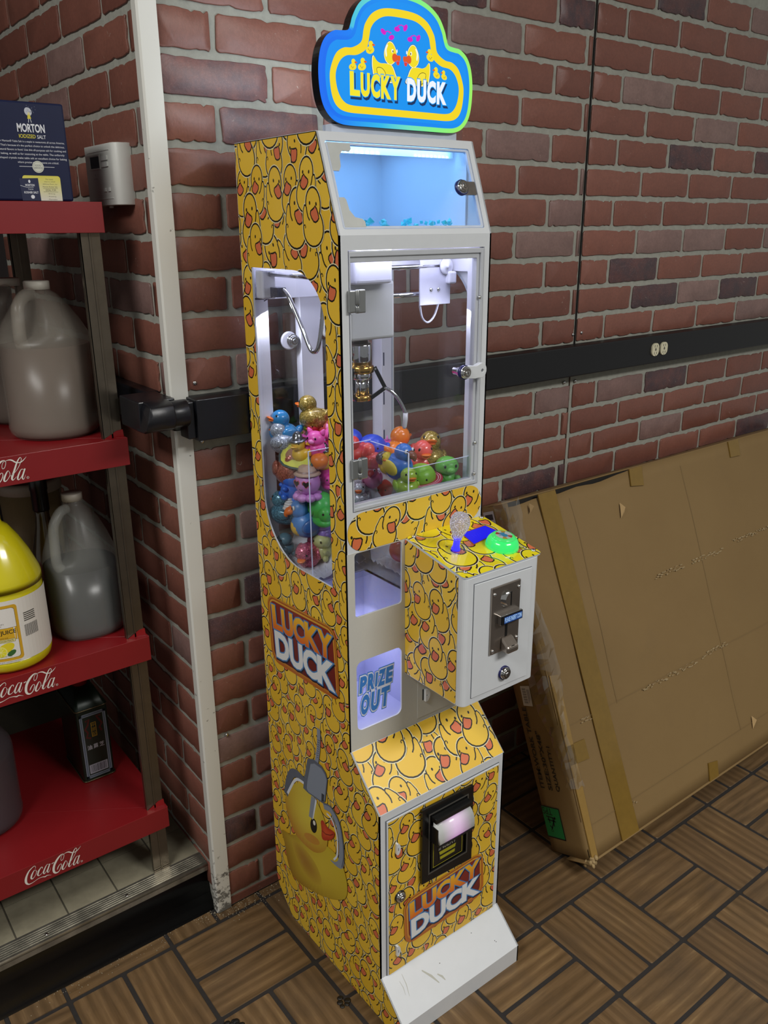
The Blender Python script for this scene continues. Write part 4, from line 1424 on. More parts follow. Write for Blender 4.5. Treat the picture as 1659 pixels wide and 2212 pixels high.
# ------------------------------------------------------------------ inside the cabinet: posts, valance, gantry, claw
wi = MAT['white_in']
def post(x0, x1, y0, y1, z0, z1): boxpart('inner_post', (x0, x1, y0, y1, z0, z1), wi, machine, .0008)
post(.122, .1500, -.078, YB - .002, .80, 1.285)
post(.2170, .2620, -.072, YB - .002, .80, 1.285)
post(.3860, .4105, -.085, YB - .002, .80, 1.285)
post(.3960, .4105, -.334, -.306, .80, 1.38)
post(.1215, .1310, -.334, -.306, .80, 1.38)
for k in range(5):
    boxpart('post_slot', (.3895, .3925, -.0853, -.0849, .92 + k * .075, .945 + k * .075), M('slot_shadow', '#4c4f63', .7) if k == 0 else bpy.data.materials['slot_shadow'], machine)
boxpart('valance', (XL + .004, XR - .004, -.078, YB - .002, 1.281, ZK - .002), wi, machine)
boxpart('side_valance', (XR - .010, XR - .004, -.334, -.06, 1.325, ZK - .002), wi, machine)
MB().box(XL + .004, XR - .004, YB - .004, YB - .002, .80, 1.285).build('rear_pane', MAT['acry'], machine)
MB().box(XL - .0035, XL - .0008, -.3035, -.083, .831, 1.3375).box(XL + .0035, XL + .0055, -.3035, -.083, .831, 1.3375)
pane_o = [(u, v) for u, v in window_loop(.004)]
MB().plate(pane_o, [], fr_left, -.0060, -.0036).build('side_pane', MAT['acry'], machine)
MB().plate(pane_o, [], fr_right, -.0060, -.0036).build('side_pane', MAT['acry'], machine)
s = MB(); s.M = Matrix.Translation((.1985, -.0585, 1.206)) @ Matrix.Rotation(R(90), 4, 'X')
s.lathe([(.0160, 0), (.0160, .003), (.0140, .004)], 22).build('rear_lock_washer', wi, machine)
cam_lock('rear_lock', (.2040, 1.2060), lambda u, v, h: Vector((u, -.0625 - h, v)), machine, .0115, ringmat=MAT['chrome'])

for p_, q_ in (((.255, -.262, 1.3340), (.3960, -.262, 1.3340)), ((.245, -.255, 1.2900), (.3990, -.255, 1.2900)), ((.14, -.292, 1.3235), (.14, -.095, 1.3235))):
    MB().tube([p_, q_], .0038, 12).build('gantry_rail', MAT['chrome'], machine)
boxpart('gantry_block', (.186, .258, -.285, -.235, 1.312, 1.372), wi, machine, .006, seg=3)
boxpart('carriage_cover', (.190, .2790, -.262, -.180, 1.2240, 1.3150), M('carriage_white', '#b9b9b4', .45, var=.01), machine, .005, seg=3)
boxpart('motor_plate', (.3290, .3960, -.2650, -.2620, 1.2720, 1.3480), M('motor_plate', '#d3d3e2', .35), machine, .001)
for u, v in ((.3530, 1.2965), (.3690, 1.2965)):
    s = MB(); s.M = Matrix.Translation((u, -.2650, v)) @ Matrix.Rotation(R(90), 4, 'X')
    s.lathe([(.0034, 0), (.0030, .0015), (.001, .0022)], 12).build('plate_bolt', MAT['chrome'], machine)
s = MB(); s.M = Matrix.Translation((.3840, -.2655, 1.3330)) @ Matrix.Rotation(R(90), 4, 'X')
s.lathe([(.0135, 0), (.0135, .003), (.011, .0045), (.003, .005), (.003, .0065), (.0006, .007)], 24).build('pulley', wi, machine)
boxpart('rail_stop', (.3850, .4015, -.275, -.250, 1.3050, 1.3250), wi, machine, .003)
g_ = MB()
g_.tube(smooth_open([(.335, -.258, 1.272), (.340, -.258, 1.252), (.352, -.258, 1.243), (.366, -.258, 1.252), (.376, -.258, 1.274)]), .0018, 8)
g_.build('cable', M('clear_tube', '#c9c9d6', .3), machine)
boxpart('roller_block', (.1240, .1500, -.108, -.085, 1.2840, 1.3300), wi, machine, .003)
s = MB(); s.M = Matrix.Translation((.145, -.090, 1.296))
s.lathe([(.009, 0), (.009, .005), (.004, .006), (.004, .016)], 16).build('belt_roller', wi, machine)
wire = MB()
for k in range(5):
    wire.tube(smooth_open([(.131 + k * .002, -.085, 1.291 - k * .003), (.14, -.104 - k * .002, 1.300 - k * .003), (.147, -.125, 1.300 - k * .002)]), .0009, 6)
wire.box(.136, .152, -.135, -.112, 1.288, 1.303)
wire.build('wire_loom', M('grey_wires', '#5d5f6b', .4, .3, var=.3, vscale=200), machine)
hose = smooth_open([(.148, -.133, 1.300), (.150, -.150, 1.285), (.152, -.178, 1.245), (.154, -.198, 1.212), (.156, -.208, 1.206), (.158, -.217, 1.214), (.162, -.222, 1.245), (.166, -.224, 1.285), (.170, -.224, 1.305)], 5)
MB().tube(hose, .0035, 10).build('metal_hose', MAT['chrome'], machine)
# grab claw
CX, CY = .2360, -.2250
cl = MB()
cl.lathe([(.0130, 1.214), (.0130, 1.226), (.0150, 1.226)][::1], 20, 0, (CX, CY, 0))
cl.lathe([(.0165, 1.184), (.0185, 1.188), (.0185, 1.212), (.0165, 1.216)], 24, 0, (CX, CY, 0))
cl.lathe([(.0150, 1.156), (.0185, 1.158), (.0185, 1.166), (.0165, 1.168), (.0165, 1.184)], 24, 0, (CX, CY, 0))
cl.lathe([(.0095, 1.128), (.0095, 1.158)], 16, 0, (CX, CY, 0))
for k in range(3):
    a = R(20 + 120 * k)
    cl.tube([(CX + .012 * math.cos(a + 1), CY + .012 * math.sin(a + 1), 1.130), (CX + .012 * math.cos(a + 1), CY + .012 * math.sin(a + 1), 1.158)], .0016, 8)
cl.build('claw_solenoid', MAT['chrome'], machine)
MB().lathe([(.0195, 1.1665), (.0215, 1.168), (.0215, 1.1775), (.0195, 1.179)], 24, 0, (CX, CY, 0)).build('claw_ring', MAT['gold'], machine)
MB().lathe([(.0145, 1.120), (.0175, 1.121), (.0175, 1.1285), (.0145, 1.130)], 24, 0, (CX, CY, 0)).build('claw_ring', MAT['gold'], machine)
for k in range(3):
    a = R(-38 + 120 * k)
    ca, sa = math.cos(a), math.sin(a)
    pt = lambda r_, z: (CX + ca * r_, CY + sa * r_, z)
    li = MB()
    def flat(p, q, w):
        P0, P1 = Vector(p), Vector(q)
        t_ = (P1 - P0).normalized(); n_ = Vector((-sa, ca, 0)); m_ = t_.cross(n_)
        vs = [P + n_ * (i * .0022) + m_ * (j * w) for P in (P0 - t_ * w, P1 + t_ * w) for i in (-1, 1) for j in (-1, 1)]
        li.add(vs, [(0, 1, 3, 2), (4, 6, 7, 5), (0, 4, 5, 1), (2, 3, 7, 6), (0, 2, 6, 4), (1, 5, 7, 3)])
    flat(pt(.0240, 1.1730), pt(.0400, 1.1410), .0032)
    flat(pt(.0180, 1.1250), pt(.0400, 1.1410), .0032)
    li.build('claw_link', M('dark_link', '#2b2d31', .3, .7) if k == 0 else bpy.data.materials['dark_link'], machine, .0006)
    MB().tube(smooth_open([pt(.0400, 1.1410), pt(.054, 1.132), pt(.066, 1.116), pt(.074, 1.098), pt(.0745, 1.090)], 4), [.0030] * 17, 10).build('claw_finger', MAT['chrome'], machine)
    MB().tube([pt(.0742, 1.098), pt(.0740, 1.086), pt(.0725, 1.074), pt(.0715, 1.071)], [.0042, .0042, .0040, .002], 10).build('finger_tip', M('clear_rubber_tip', '#dcdce0', .25) if k == 0 else bpy.data.materials['clear_rubber_tip'], machine)
    for p in (pt(.0240, 1.1730), pt(.0400, 1.1410)):
        bt = MB().tube([Vector(p) + Vector((-sa, ca, 0)) * .0032, Vector(p) - Vector((-sa, ca, 0)) * .0032], .0018, 10)
        bt.build('claw_rivet', MAT['chrome'], machine)
# acrylic guards around the prize chute and along the front glass
gd = MB().box(.1245, .2520, -.2290, -.2272, .8005, 1.0500).box(.2502, .2520, -.3330, -.2290, .8005, 1.0480)
gd.build('chute_guard', MAT['acry'], machine)
MB().box(.2520, .3940, -.3310, -.3295, .8005, 1.0200).build('front_guard', MAT['acry'], machine)
ed = MB()
ed.box(.1245, .2520, -.2291, -.2271, 1.0496, 1.0502).box(.2501, .2521, -.3330, -.2290, 1.0476, 1.0482).box(.2501, .2521, -.3331, -.3320, .80, 1.048).box(.2515, .394, -.3311, -.3294, 1.0196, 1.0203).box(.1245, .1256, -.2291, -.2271, .80, 1.05)
ed.build('guard_edges', M('lit_acrylic_edge', '#cfd6ea', .3, emit='#dfe4ff', estr=.15), machine, kind='stuff')
# lavender-white led strips under the cabinet roof
lm = M('cabinet_light', '#ffffff', .4, emit='#e2e2ff', estr=2)
boxpart('cabinet_led_bar', (.15, .39, -.318, -.310, 1.372, 1.376), lm, machine)
boxpart('cabinet_led_bar', (.15, .39, -.092, -.084, 1.372, 1.376), lm, machine)
area('cabinet_light', (XM, -.300, 1.366), (XM, -.20, .9), .24, .02, .22, (.76, .78, 1.0), machine)
area('cabinet_light', (XM, -.10, 1.366), (XM, -.17, .9), .24, .02, .22, (.76, .78, 1.0), machine)

area('cabinet_light', (.398, -.318, 1.26), (.24, -.17, .98), .014, .014, .34, (.82, .84, 1.0), machine)  # added spot in the front corner to brighten the toys; no fitting there
area('cabinet_light', (.136, -.084, 1.26), (.27, -.24, .98), .014, .014, .28, (.82, .84, 1.0), machine)  # second added spot, rear corner, also only brightens the pile

# fluffy white bed under the toys
fz = MB()
NX, NY = 44, 44
x0, x1, y0, y1 = .1250, .4090, -.3280, -.0590
def ss(t): t = max(0, min(1, t)); return t * t * (3 - 2 * t)
rf = random.Random(9)
def bed(x, y):
    if y > -.222:
        h = .818 + .150 * ss((x - .175) / .075) * ss((y + .235) / .05 + .2) + .030 * ss((y + .16) / .08) * ss((x - .18) / .06)
        h -= .02 * ss((x - .30) / .1)
    else:
        h = .828 + .118 * ss((x - .285) / .05)
    if x > .262: h = max(h, .828 + .118 * ss((x - .285) / .05) )
    return h + rf.uniform(-.0035, .0035)
idx = {}
vs = []
for j in range(NY):
    for i in range(NX):
        x = x0 + (x1 - x0) * i / (NX - 1); y = y0 + (y1 - y0) * j / (NY - 1)
        idx[i, j] = len(vs); vs.append((x, y, bed(x, y)))
fs = []
for j in range(NY - 1):
    for i in range(NX - 1):
        xc = x0 + (x1 - x0) * (i + .5) / (NX - 1); yc = y0 + (y1 - y0) * (j + .5) / (NY - 1)
        if xc < .2535 and yc < -.2245: continue
        fs.append((idx[i, j], idx[i + 1, j], idx[i + 1, j + 1], idx[i, j + 1]))
fz.add(vs, fs, 0, True)
for k in range(5200):
    x = rf.uniform(x0, x1); y = rf.uniform(y0, y1)
    if x < .2535 and y < -.2245: continue
    z = bed(x, y) - .001
    a = rf.random() * 6.3; l = rf.uniform(.004, .010); w = .0004
    dx, dy = math.cos(a) * l * .7, math.sin(a) * l * .7
    fz.add([(x - w, y, z), (x + w, y, z), (x + dx, y + dy, z + l * .6)], [(0, 1, 2)])
fz.build('fluffy_bed', M('white_fluff', '#e4e4ea', .9, var=.03), machine, recalc=False, kind='stuff')

# ------------------------------------------------------------------ lit cloud sign on top
sign = thing('cloud_sign', 'lit blue cloud sign reading LUCKY DUCK on top of the claw machine', 'sign', (XM, -.275, ZT))
half = [(0, 1.7085), (.03, 1.7065), (.055, 1.699), (.073, 1.687), (.084, 1.671), (.0882, 1.6600), (.0925, 1.6525), (.105, 1.6505), (.116, 1.649), (.130, 1.640), (.139, 1.624), (.143, 1.600), (.1412, 1.572), (.135, 1.553), (.123, 1.540), (.108, 1.5340), (.09, 1.5325), (.06, 1.5325), (.03, 1.5325), (.008, 1.5325)]
ring_o = [(0, 1.688), (.03, 1.686), (.05, 1.678), (.062, 1.665), (.066, 1.655), (.070, 1.6405), (.085, 1.632), (.1, 1.630), (.113, 1.622), (.122, 1.605), (.1245, 1.59), (.121, 1.568), (.112, 1.555), (.095, 1.5495), (.06, 1.5490), (.03, 1.5490), (.008, 1.5490)]
ring_i = [(0, 1.678), (.027, 1.6765), (.044, 1.669), (.053, 1.659), (.056, 1.648), (.061, 1.633), (.077, 1.6235), (.095, 1.621), (.106, 1.614), (.113, 1.602), (.1145, 1.59), (.111, 1.575), (.103, 1.564), (.09, 1.559), (.06, 1.5585), (.03, 1.5585), (.008, 1.5585)]
SXC = .2665
def cloud(h, g=0):
    full = h + [(-x, z) for x, z in h[::-1][:-1]]
    o = smooth_closed(full, 5)
    o = ccw(o)
    if g:
        n = len(o); q = []
        for i in range(n):
            a, b = o[i - 1], o[(i + 1) % n]
            dx, dy = b[0] - a[0], b[1] - a[1]
            L = math.hypot(dx, dy) or 1
            q.append((o[i][0] - dy / L * g, o[i][1] + dx / L * g))
        o = q
    return [(SXC + x, z) for x, z in o]
c0 = cloud(half)
SY = -.295
fr_s = lambda u, v, h: Vector((u, SY - h, v))
MB().plate(c0, [], fr_s, -.020, -.0035).build('sign_body', M('sign_black_edge', '#0c0d10', .18, var=.05), sign)
eg = M('sign_back_glow', '#ffffff', .4, emit='#e8f2ff', estr=1.6)
MB().plate(cloud(half, .0058), [], fr_s, -.0255, -.0215).build('back_light', eg, sign)
MB().plate([(XL + .010, ZT + .001), (XR - .004, ZT + .001), (XR + .001, ZT + .085), (XL + .006, ZT + .085)], [], lambda u, v, h: Vector((u, -.2680 - h, v)), 0, .002).build('clear_backboard', MAT['acry'], sign)
boxpart('sign_foot', (XL + .03, XR - .03, -.285, -.262, ZT + .0006, ZT + .011), MAT['acry_edge'], sign)
def tri_print(P, outline, col, layer):
    P.poly(outline, col, layer, convex=False)
def edgecol(u, v):
    t = (u - SXC) / .143
    if v > 1.655: t = t * .8 + .45
    if v < 1.545: t = t + .15
    st = [(-1.2, lin('#1060f0')), (-.6, lin('#0f80f5')), (-.1, lin('#30b8e8')), (.25, lin('#70e0c0')), (.6, lin('#80f088')), (1.2, lin('#a8f04a'))]
    for (a, ca), (b, cb_) in zip(st, st[1:]):
        if t <= b:
            k = max(0, (t - a) / (b - a))
            return tuple(x + (y - x) * k for x, y in zip(ca, cb_))
    return st[-1][1]
P = Print()
inner = cloud(half, .0065)
n = len(c0)
for i in range(n):
    P.poly([c0[i], c0[(i + 1) % n], inner[(i + 1) % n], inner[i]], edgecol, 0)
BL0, BL1 = '#0a78e8', '#0892f2'
tri_print(P, cloud(half, .0064), grad('#0c6cf0', '#0a8cf0', SXC - .13, SXC - .05, 0), 1)
tri_print(P, cloud(half, .0115), '#0a90f2', 2)
tri_print(P, cloud(ring_o), '#f4d61c', 3)
tri_print(P, cloud(ring_i), '#0a92f0', 4)
def bez(pts, n=4): return smooth_closed(pts, n)
def big_duck(cx, cz, s, f, L):
    def T(pts): return [(cx + f * x * s, cz + z * s) for x, z in pts]
    body = bez([(-.62, -.62), (-.82, -.25), (-.84, .12), (-.78, .26), (-.62, .10), (-.42, .02), (-.2, .03), (.05, .02), (.2, -.05), (.34, -.3), (.42, -.62)])
    head = bez([(-.16, .62), (-.22, .38), (-.14, .15), (.08, .02), (.3, .12), (.42, .34), (.38, .62), (.2, .84), (.0, .84)])
    for g, col, l in ((1.10, '#2b3550', L), (1.06, '#f8f8f4', L + 2), (1.0, '#f2dd20', L + 4)):
        for k, o in enumerate((body, head)):
            mx = sum(p[0] for p in o) / len(o); my = sum(p[1] for p in o) / len(o)
            P.poly(T([(mx + (x - mx) * g, my + (y - my) * g) for x, y in o]), col, l + k, convex=False)
    P.poly(T(bez([(-.02, .74), (-.10, .56), (-.08, .36), (-.13, .30), (-.18, .5), (-.12, .72)])), '#f6f5e4', L + 6, convex=False)
    P.poly(T(bez([(.20, .30), (.24, .42), (.36, .46), (.48, .40), (.62, .40), (.66, .30), (.60, .18), (.48, .20), (.36, .14), (.24, .18)])), '#e0561c', L + 7, convex=False)
    P.poly(T(bez([(.42, .16), (.52, .18), (.60, .16), (.56, .04), (.46, .04)])), '#e23a3a', L + 8, convex=False)
    P.ell(cx + f * .22 * s, cz + .54 * s, .055 * s, .075 * s, '#fbfbf0', L + 8)
    P.ell(cx + f * .24 * s, cz + .53 * s, .03 * s, .045 * s, '#51492a', L + 9)
    P.ell(cx + f * .46 * s, cz + .56 * s, .03 * s, .07 * s, '#fbfbf0', L + 8)
    w = bez([(-.62, -.18), (-.45, -.14), (-.28, -.2), (-.16, -.36), (-.18, -.56), (-.36, -.6), (-.52, -.5), (-.6, -.36)])
    wl_ = T(w) + [T(w)[0]]
    P.poly(T(w), '#f4e23c', L + 7, convex=False)
    P.stroke(wl_, .022 * s, '#4a4420', L + 8)
big_duck(SXC - .0222, 1.6160, .0338, 1, 6)
big_duck(SXC + .0268, 1.6160, .0338, -1, 6)
def wee_duck(cx, cz, s, f):
    P.ell(cx, cz - .25 * s, .55 * s, .36 * s, '#f4dc24', 20, f * 14, 14)
    P.ell(cx + f * .12 * s, cz + .3 * s, .30 * s, .32 * s, '#f4dc24', 20.5, 0, 12)
    P.ell(cx + f * .45 * s, cz + .26 * s, .2 * s, .10 * s, '#e0561c', 21, 0, 8)
    P.stroke([(cx - f * .25 * s, cz - .15 * s), (cx, cz - .4 * s), (cx + f * .15 * s, cz - .2 * s)], .07 * s, '#b08c1c', 22)
for x, z, s, f in ((-.0855, 1.6105, .0088, 1), (-.0695, 1.6124, .0098, 1), (-.0550, 1.6349, .0100, 1), (.0560, 1.6357, .0098, -1), (.0690, 1.6136, .0092, -1), (.0840, 1.6118, .0078, -1)):
    wee_duck(SXC + x, z, s * 1.35, f)
for x, z, rt in ((-.0236, 1.6550, -25), (.0010, 1.6655, 8), (.0250, 1.6550, 8)):
    for sx in (-1, 1):
        ax = (sx * .0078, -.0015 if sx < 0 else -.0005)
        c_, d_ = math.cos(R(rt)), math.sin(R(rt))
        P.ell(SXC + x + ax[0] * c_ - ax[1] * d_, z + ax[0] * d_ + ax[1] * c_, .0052, .0032, '#d613c4', 23, rt + sx * 25 + 20, 12)
    P.stroke([(SXC + x - .0065, z + .001), (SXC + x, z + .0035), (SXC + x + .0065, z + .0015)], [.002, .0012, .002], '#d613c4', 24)
def sign_word(body, u0, u1, col):
    w = (u1 - u0) / len(body)
    for k, chh in enumerate(body):
        a, b2 = u0 + k * w + w * .12, u0 + (k + 1) * w - w * .12
        P.text(chh, a + .0020, b2 + .0020, 1.5700, 1.5970, '#0b2e5e', 26 + k, bold=.085)
        P.text(chh, a, b2, 1.5733, 1.6000, '#0aa0f4', 32 + k, bold=.085)
        P.text(chh, a, b2, 1.5733, 1.6000, col, 38 + k, bold=.055)
sign_word('LUCKY', SXC - .0915, SXC - .0010, '#f5e528')
sign_word('DUCK', SXC + .0110, SXC + .0880, '#f1f6ff')
P.build('sign_face', sign, fr_s, MAT['print_lit'], lift=-.003, step=1.5e-5)
area('sign_glow', (SXC, -.262, 1.62), (SXC, 0, 1.64), .20, .10, .35, (.80, .90, 1.0), sign)

# ------------------------------------------------------------------ prizes in the cabinet: every toy a thing of its own
TM_ = {}
def toy_mat(key):
    if key in TM_: return TM_[key]
    kind, _, col = key.partition(':')
    if kind == 'g': m = glitter('glitter_toy', col)
    elif kind == 't': m = M('translucent_toy', col, .25, var=.04, coat=.4, sss=.3)
    else: m = M('rubber_toy', col, .38, var=.03, coat=.15)
    TM_[key] = m
    return m
EYE = M('toy_eye_black', '#111111', .2)
EYW = M('toy_eye_white', '#eeeeea', .3)

def toy(name, label, cat, pos, rot):
    return thing(name, label, cat, pos, tuple(R(a) for a in rot), 'prize toys piled in the claw machine')

def duck_body(m, s):
    m.ell((0, 0, -.02 * s), (.48 * s, .40 * s, .36 * s), 20, 12)
    m.ell((.20 * s, 0, .43 * s), (.295 * s, .28 * s, .285 * s), 18, 12)
    m.ell((.10 * s, 0, .2 * s), (.24 * s, .24 * s, .25 * s), 14, 8)
    m.ell((-.45 * s, 0, .14 * s), (.12 * s, .17 * s, .21 * s), 12, 8, rot=(0, -38, 0))
    for q in (-1, 1): m.ell((-.08 * s, q * .36 * s, .06 * s), (.27 * s, .09 * s, .18 * s), 14, 8, rot=(0, 12, q * 8))

def rubber_duck(label, col, pos, rot, s=.05, beak='#e8731f', eyes=True, name='rubber_duck'):
    t = toy(name, label, 'toy duck', pos, rot)
    m = MB(); duck_body(m, s); m.build('body', toy_mat(col), t, world=False)
    b = MB()
    b.ell((.50 * s, 0, .40 * s), (.15 * s, .15 * s, .045 * s), 12, 8, rot=(0, -14, 0))
    b.ell((.47 * s, 0, .345 * s), (.11 * s, .12 * s, .035 * s), 12, 8, rot=(0, 10, 0))
    b.build('beak', toy_mat('r:' + beak), t, world=False)
    if eyes:
        for q in (-1, 1):
            MB().ell((.385 * s, q * .17 * s, .52 * s), (.035 * s, .04 * s, .055 * s), 10, 6).build('eye', EYE, t, world=False)
    return t

def ball_toy(name, label, cat, col, pos, rot, s=.045, face=True, fins=None, squash=.92):
    t = toy(name, label, cat, pos, rot)
    MB().ell((0, 0, 0), (s / 2, s / 2, s / 2 * squash), 24, 14).build('body', toy_mat(col), t, world=False)
    if face:
        for q in (-1, 1):
            MB().ell((s * .46, q * s * .15, s * .08), (s * .03, s * .035, s * .04), 10, 6).build('eye', EYE, t, world=False)
    if fins:
        for q in (-1, 1):
            MB().ell((-.02 * s, q * s * .48, s * .05), (s * .20, s * .15, s * .07), 12, 6, rot=(q * 30, 0, q * 20)).build('fin', toy_mat(fins), t, world=False)
    return t

def hat_on(t, s, z, x=.2):
    m = MB()
    m.lathe([(.34 * s, 0), (.36 * s, .02 * s), (.30 * s, .05 * s), (.22 * s, .07 * s), (.18 * s, .26 * s), (.08 * s, .36 * s), (.002 * s, .38 * s)], 20, 0, (x * s, 0, z * s))
    m.build('hat', M('silver_hat', '#6f7174', .18, .9, var=.1), t, world=False)

def saturn(label, col, pos, rot, s):
    t = ball_toy('planet_toy', label, 'toy', col, pos, rot, s * .68)
    m = MB()
    m.lathe([(.37 * s, -.02 * s), (.48 * s, -.025 * s), (.50 * s, 0), (.48 * s, .025 * s), (.37 * s, .02 * s)], 30, 0, (0, 0, -.06 * s)).build('ring', toy_mat('r:#b9344a'), t, world=False)
    for rr2 in (.395, .445):
        MB().lathe([((rr2 - .008) * s, .022 * s), (rr2 * s, .0275 * s), ((rr2 + .008) * s, .023 * s)], 30, 0, (0, 0, -.06 * s), caps=False).build('ring_stripe', toy_mat('r:#e8c4c8'), t, world=False)
    return t

def octopus(pos, rot, s):
    t = toy('octopus_toy', 'lilac octopus toy with a beige hat and heart sunglasses behind the side window', 'toy', pos, rot)
    m = MB()
    m.ell((0, 0, .10 * s), (.40 * s, .40 * s, .42 * s), 22, 14)
    for k in range(8):
        a = 2 * math.pi * k / 8
        m.ell((.32 * s * math.cos(a), .32 * s * math.sin(a), -.33 * s), (.17 * s, .17 * s, .13 * s), 14, 8)
    m.build('body', toy_mat('r:#c686c8'), t, world=False)
    h = MB()
    h.lathe([(.40 * s, .36 * s), (.43 * s, .38 * s), (.36 * s, .44 * s), (.30 * s, .45 * s), (.26 * s, .62 * s), (.15 * s, .68 * s), (.01 * s, .69 * s)], 22)
    h.build('hat', toy_mat('r:#b79a86'), t, world=False)
    MB().lathe([(.335 * s, .435 * s), (.315 * s, .455 * s), (.295 * s, .50 * s)], 22, caps=False).build('hat_band', toy_mat('r:#8c6f63'), t, world=False)
    for q in (-1, 1):
        g = MB()
        hp = [(0, -.10), (.10, .0), (.105, .06), (.06, .095), (.0, .055), (-.06, .095), (-.105, .06), (-.10, .0)]
        g.plate([(u * s, v * s) for u, v in hp], [], lambda u, v, h: Vector((.395 * s + h - abs(q * .17 * s + u) * .28, q * .17 * s + u, .13 * s + v)), -.01 * s, .02 * s)
        g.build('lens', toy_mat('r:#2c2320'), t, world=False)
        f_ = MB()
        f_.plate([(u * s * 1.25, v * s * 1.25) for u, v in hp], [], lambda u, v, h: Vector((.388 * s + h - abs(q * .17 * s + u) * .28, q * .17 * s + u, .13 * s + v)), -.01 * s, .02 * s)
        f_.build('lens_frame', toy_mat('r:#d25a6a'), t, world=False)
    MB().tube([(.400 * s, -.05 * s, -.02 * s), (.405 * s, -.02 * s, -.05 * s), (.405 * s, .02 * s, -.05 * s), (.400 * s, .05 * s, -.02 * s)], .010 * s, 6).build('mouth', EYE, t, world=False)
    return t

def avocado(pos, rot, s):
    t = toy('avocado_toy', 'half avocado toy with dark green skin and pale yellow flesh', 'toy', pos, rot)
    prof = [(.001, -.5), (.17, -.47), (.30, -.36), (.34, -.2), (.30, 0), (.22, .2), (.18, .36), (.10, .47), (.001, .5)]
    m = MB()
    vs = []; n = 12
    for r_, z in prof:
        for k in range(n + 1):
            a = math.pi * k / n
            vs.append((-math.sin(a) * r_ * s * .8, math.cos(a) * r_ * s, z * s))
    m.add(vs, [(i * (n + 1) + k, i * (n + 1) + k + 1, (i + 1) * (n + 1) + k + 1, (i + 1) * (n + 1) + k) for i in range(len(prof) - 1) for k in range(n)], 0, True)
    o = [(r_ * s, z * s) for r_, z in prof] + [(-r_ * s, z * s) for r_, z in prof[::-1][1:-1]]
    fx = lambda u, v, h: Vector((h, u, v))
    m.plate(o, [], fx, -.002, .0005)
    m.build('skin', toy_mat('r:#1f3a34'), t, world=False)
    MB().plate([(u * .84, v * .88) for u, v in o], [], fx, .0004, .0014).build('flesh', toy_mat('r:#c9c93e'), t, world=False)
    MB().plate([(u * .40, v * .34 - .14 * s) for u, v in o], [], fx, .0014, .0026).build('stone', toy_mat('r:#8c5a34'), t, world=False)
    return t

def snail(label, col, pos, rot, s, mark):
    t = toy('snail_toy', label, 'toy', pos, rot)
    m = MB()
    m.ell((0, 0, .05 * s), (.42 * s, .34 * s, .40 * s), 20, 12)
    m.ell((.05 * s, 0, -.28 * s), (.52 * s, .28 * s, .17 * s), 18, 8)
    m.ell((.40 * s, 0, -.05 * s), (.18 * s, .18 * s, .22 * s), 14, 8)
    m.build('body', toy_mat(col), t, world=False)
    for q in (-1, 1):
        sp = MB()
        P_ = []
        for k in range(26):
            a = k * .5; rr3 = .03 + .0085 * k
            x, z = rr3 * math.cos(a), rr3 * math.sin(a)
            y = .34 * math.sqrt(max(0, 1 - (x / .42) ** 2 - (z / .40) ** 2))
            P_.append((x * s, q * (y + .004) * s, (z + .05) * s))
        sp.tube(P_, .016 * s, 6).build('spiral', toy_mat(mark), t, world=False)
        MB().ell((.54 * s, q * .09 * s, .0), (.035 * s,) * 3, 8, 6).build('eye', EYE, t, world=False)
    return t

def bird(label, col, wing, beak, pos, rot, s, belly=None, name='bird_toy'):
    t = toy(name, label, 'toy bird', pos, rot)
    m = MB()
    m.ell((0, 0, -.05 * s), (.44 * s, .38 * s, .40 * s), 20, 12)
    m.ell((.18 * s, 0, .38 * s), (.27 * s, .26 * s, .27 * s), 18, 12)
    m.ell((-.45 * s, 0, -.05 * s), (.24 * s, .14 * s, .10 * s), 12, 8, rot=(0, 25, 0))
    m.build('body', toy_mat(col), t, world=False)
    for q in (-1, 1):
        MB().ell((-.05 * s, q * .35 * s, -.02 * s), (.30 * s, .09 * s, .20 * s), 14, 8, rot=(0, 25, q * 6)).build('wing', toy_mat(wing), t, world=False)
        MB().ell((.385 * s, q * .15 * s, .46 * s), (.05 * s, .06 * s, .07 * s), 10, 6).build('eye_white', EYW, t, world=False)
        MB().ell((.425 * s, q * .16 * s, .46 * s), (.025 * s, .035 * s, .045 * s), 8, 6).build('eye', EYE, t, world=False)
    b = MB()
    b.ell((.46 * s, 0, .36 * s), (.17 * s, .15 * s, .11 * s), 14, 8, rot=(0, 28, 0))
    b.ell((.56 * s, 0, .28 * s), (.07 * s, .06 * s, .10 * s), 10, 6)
    b.build('beak', toy_mat(beak), t, world=False)
    if belly: MB().ell((.16 * s, 0, -.10 * s), (.30 * s, .28 * s, .30 * s), 16, 10).build('belly', toy_mat(belly), t, world=False)
    return t

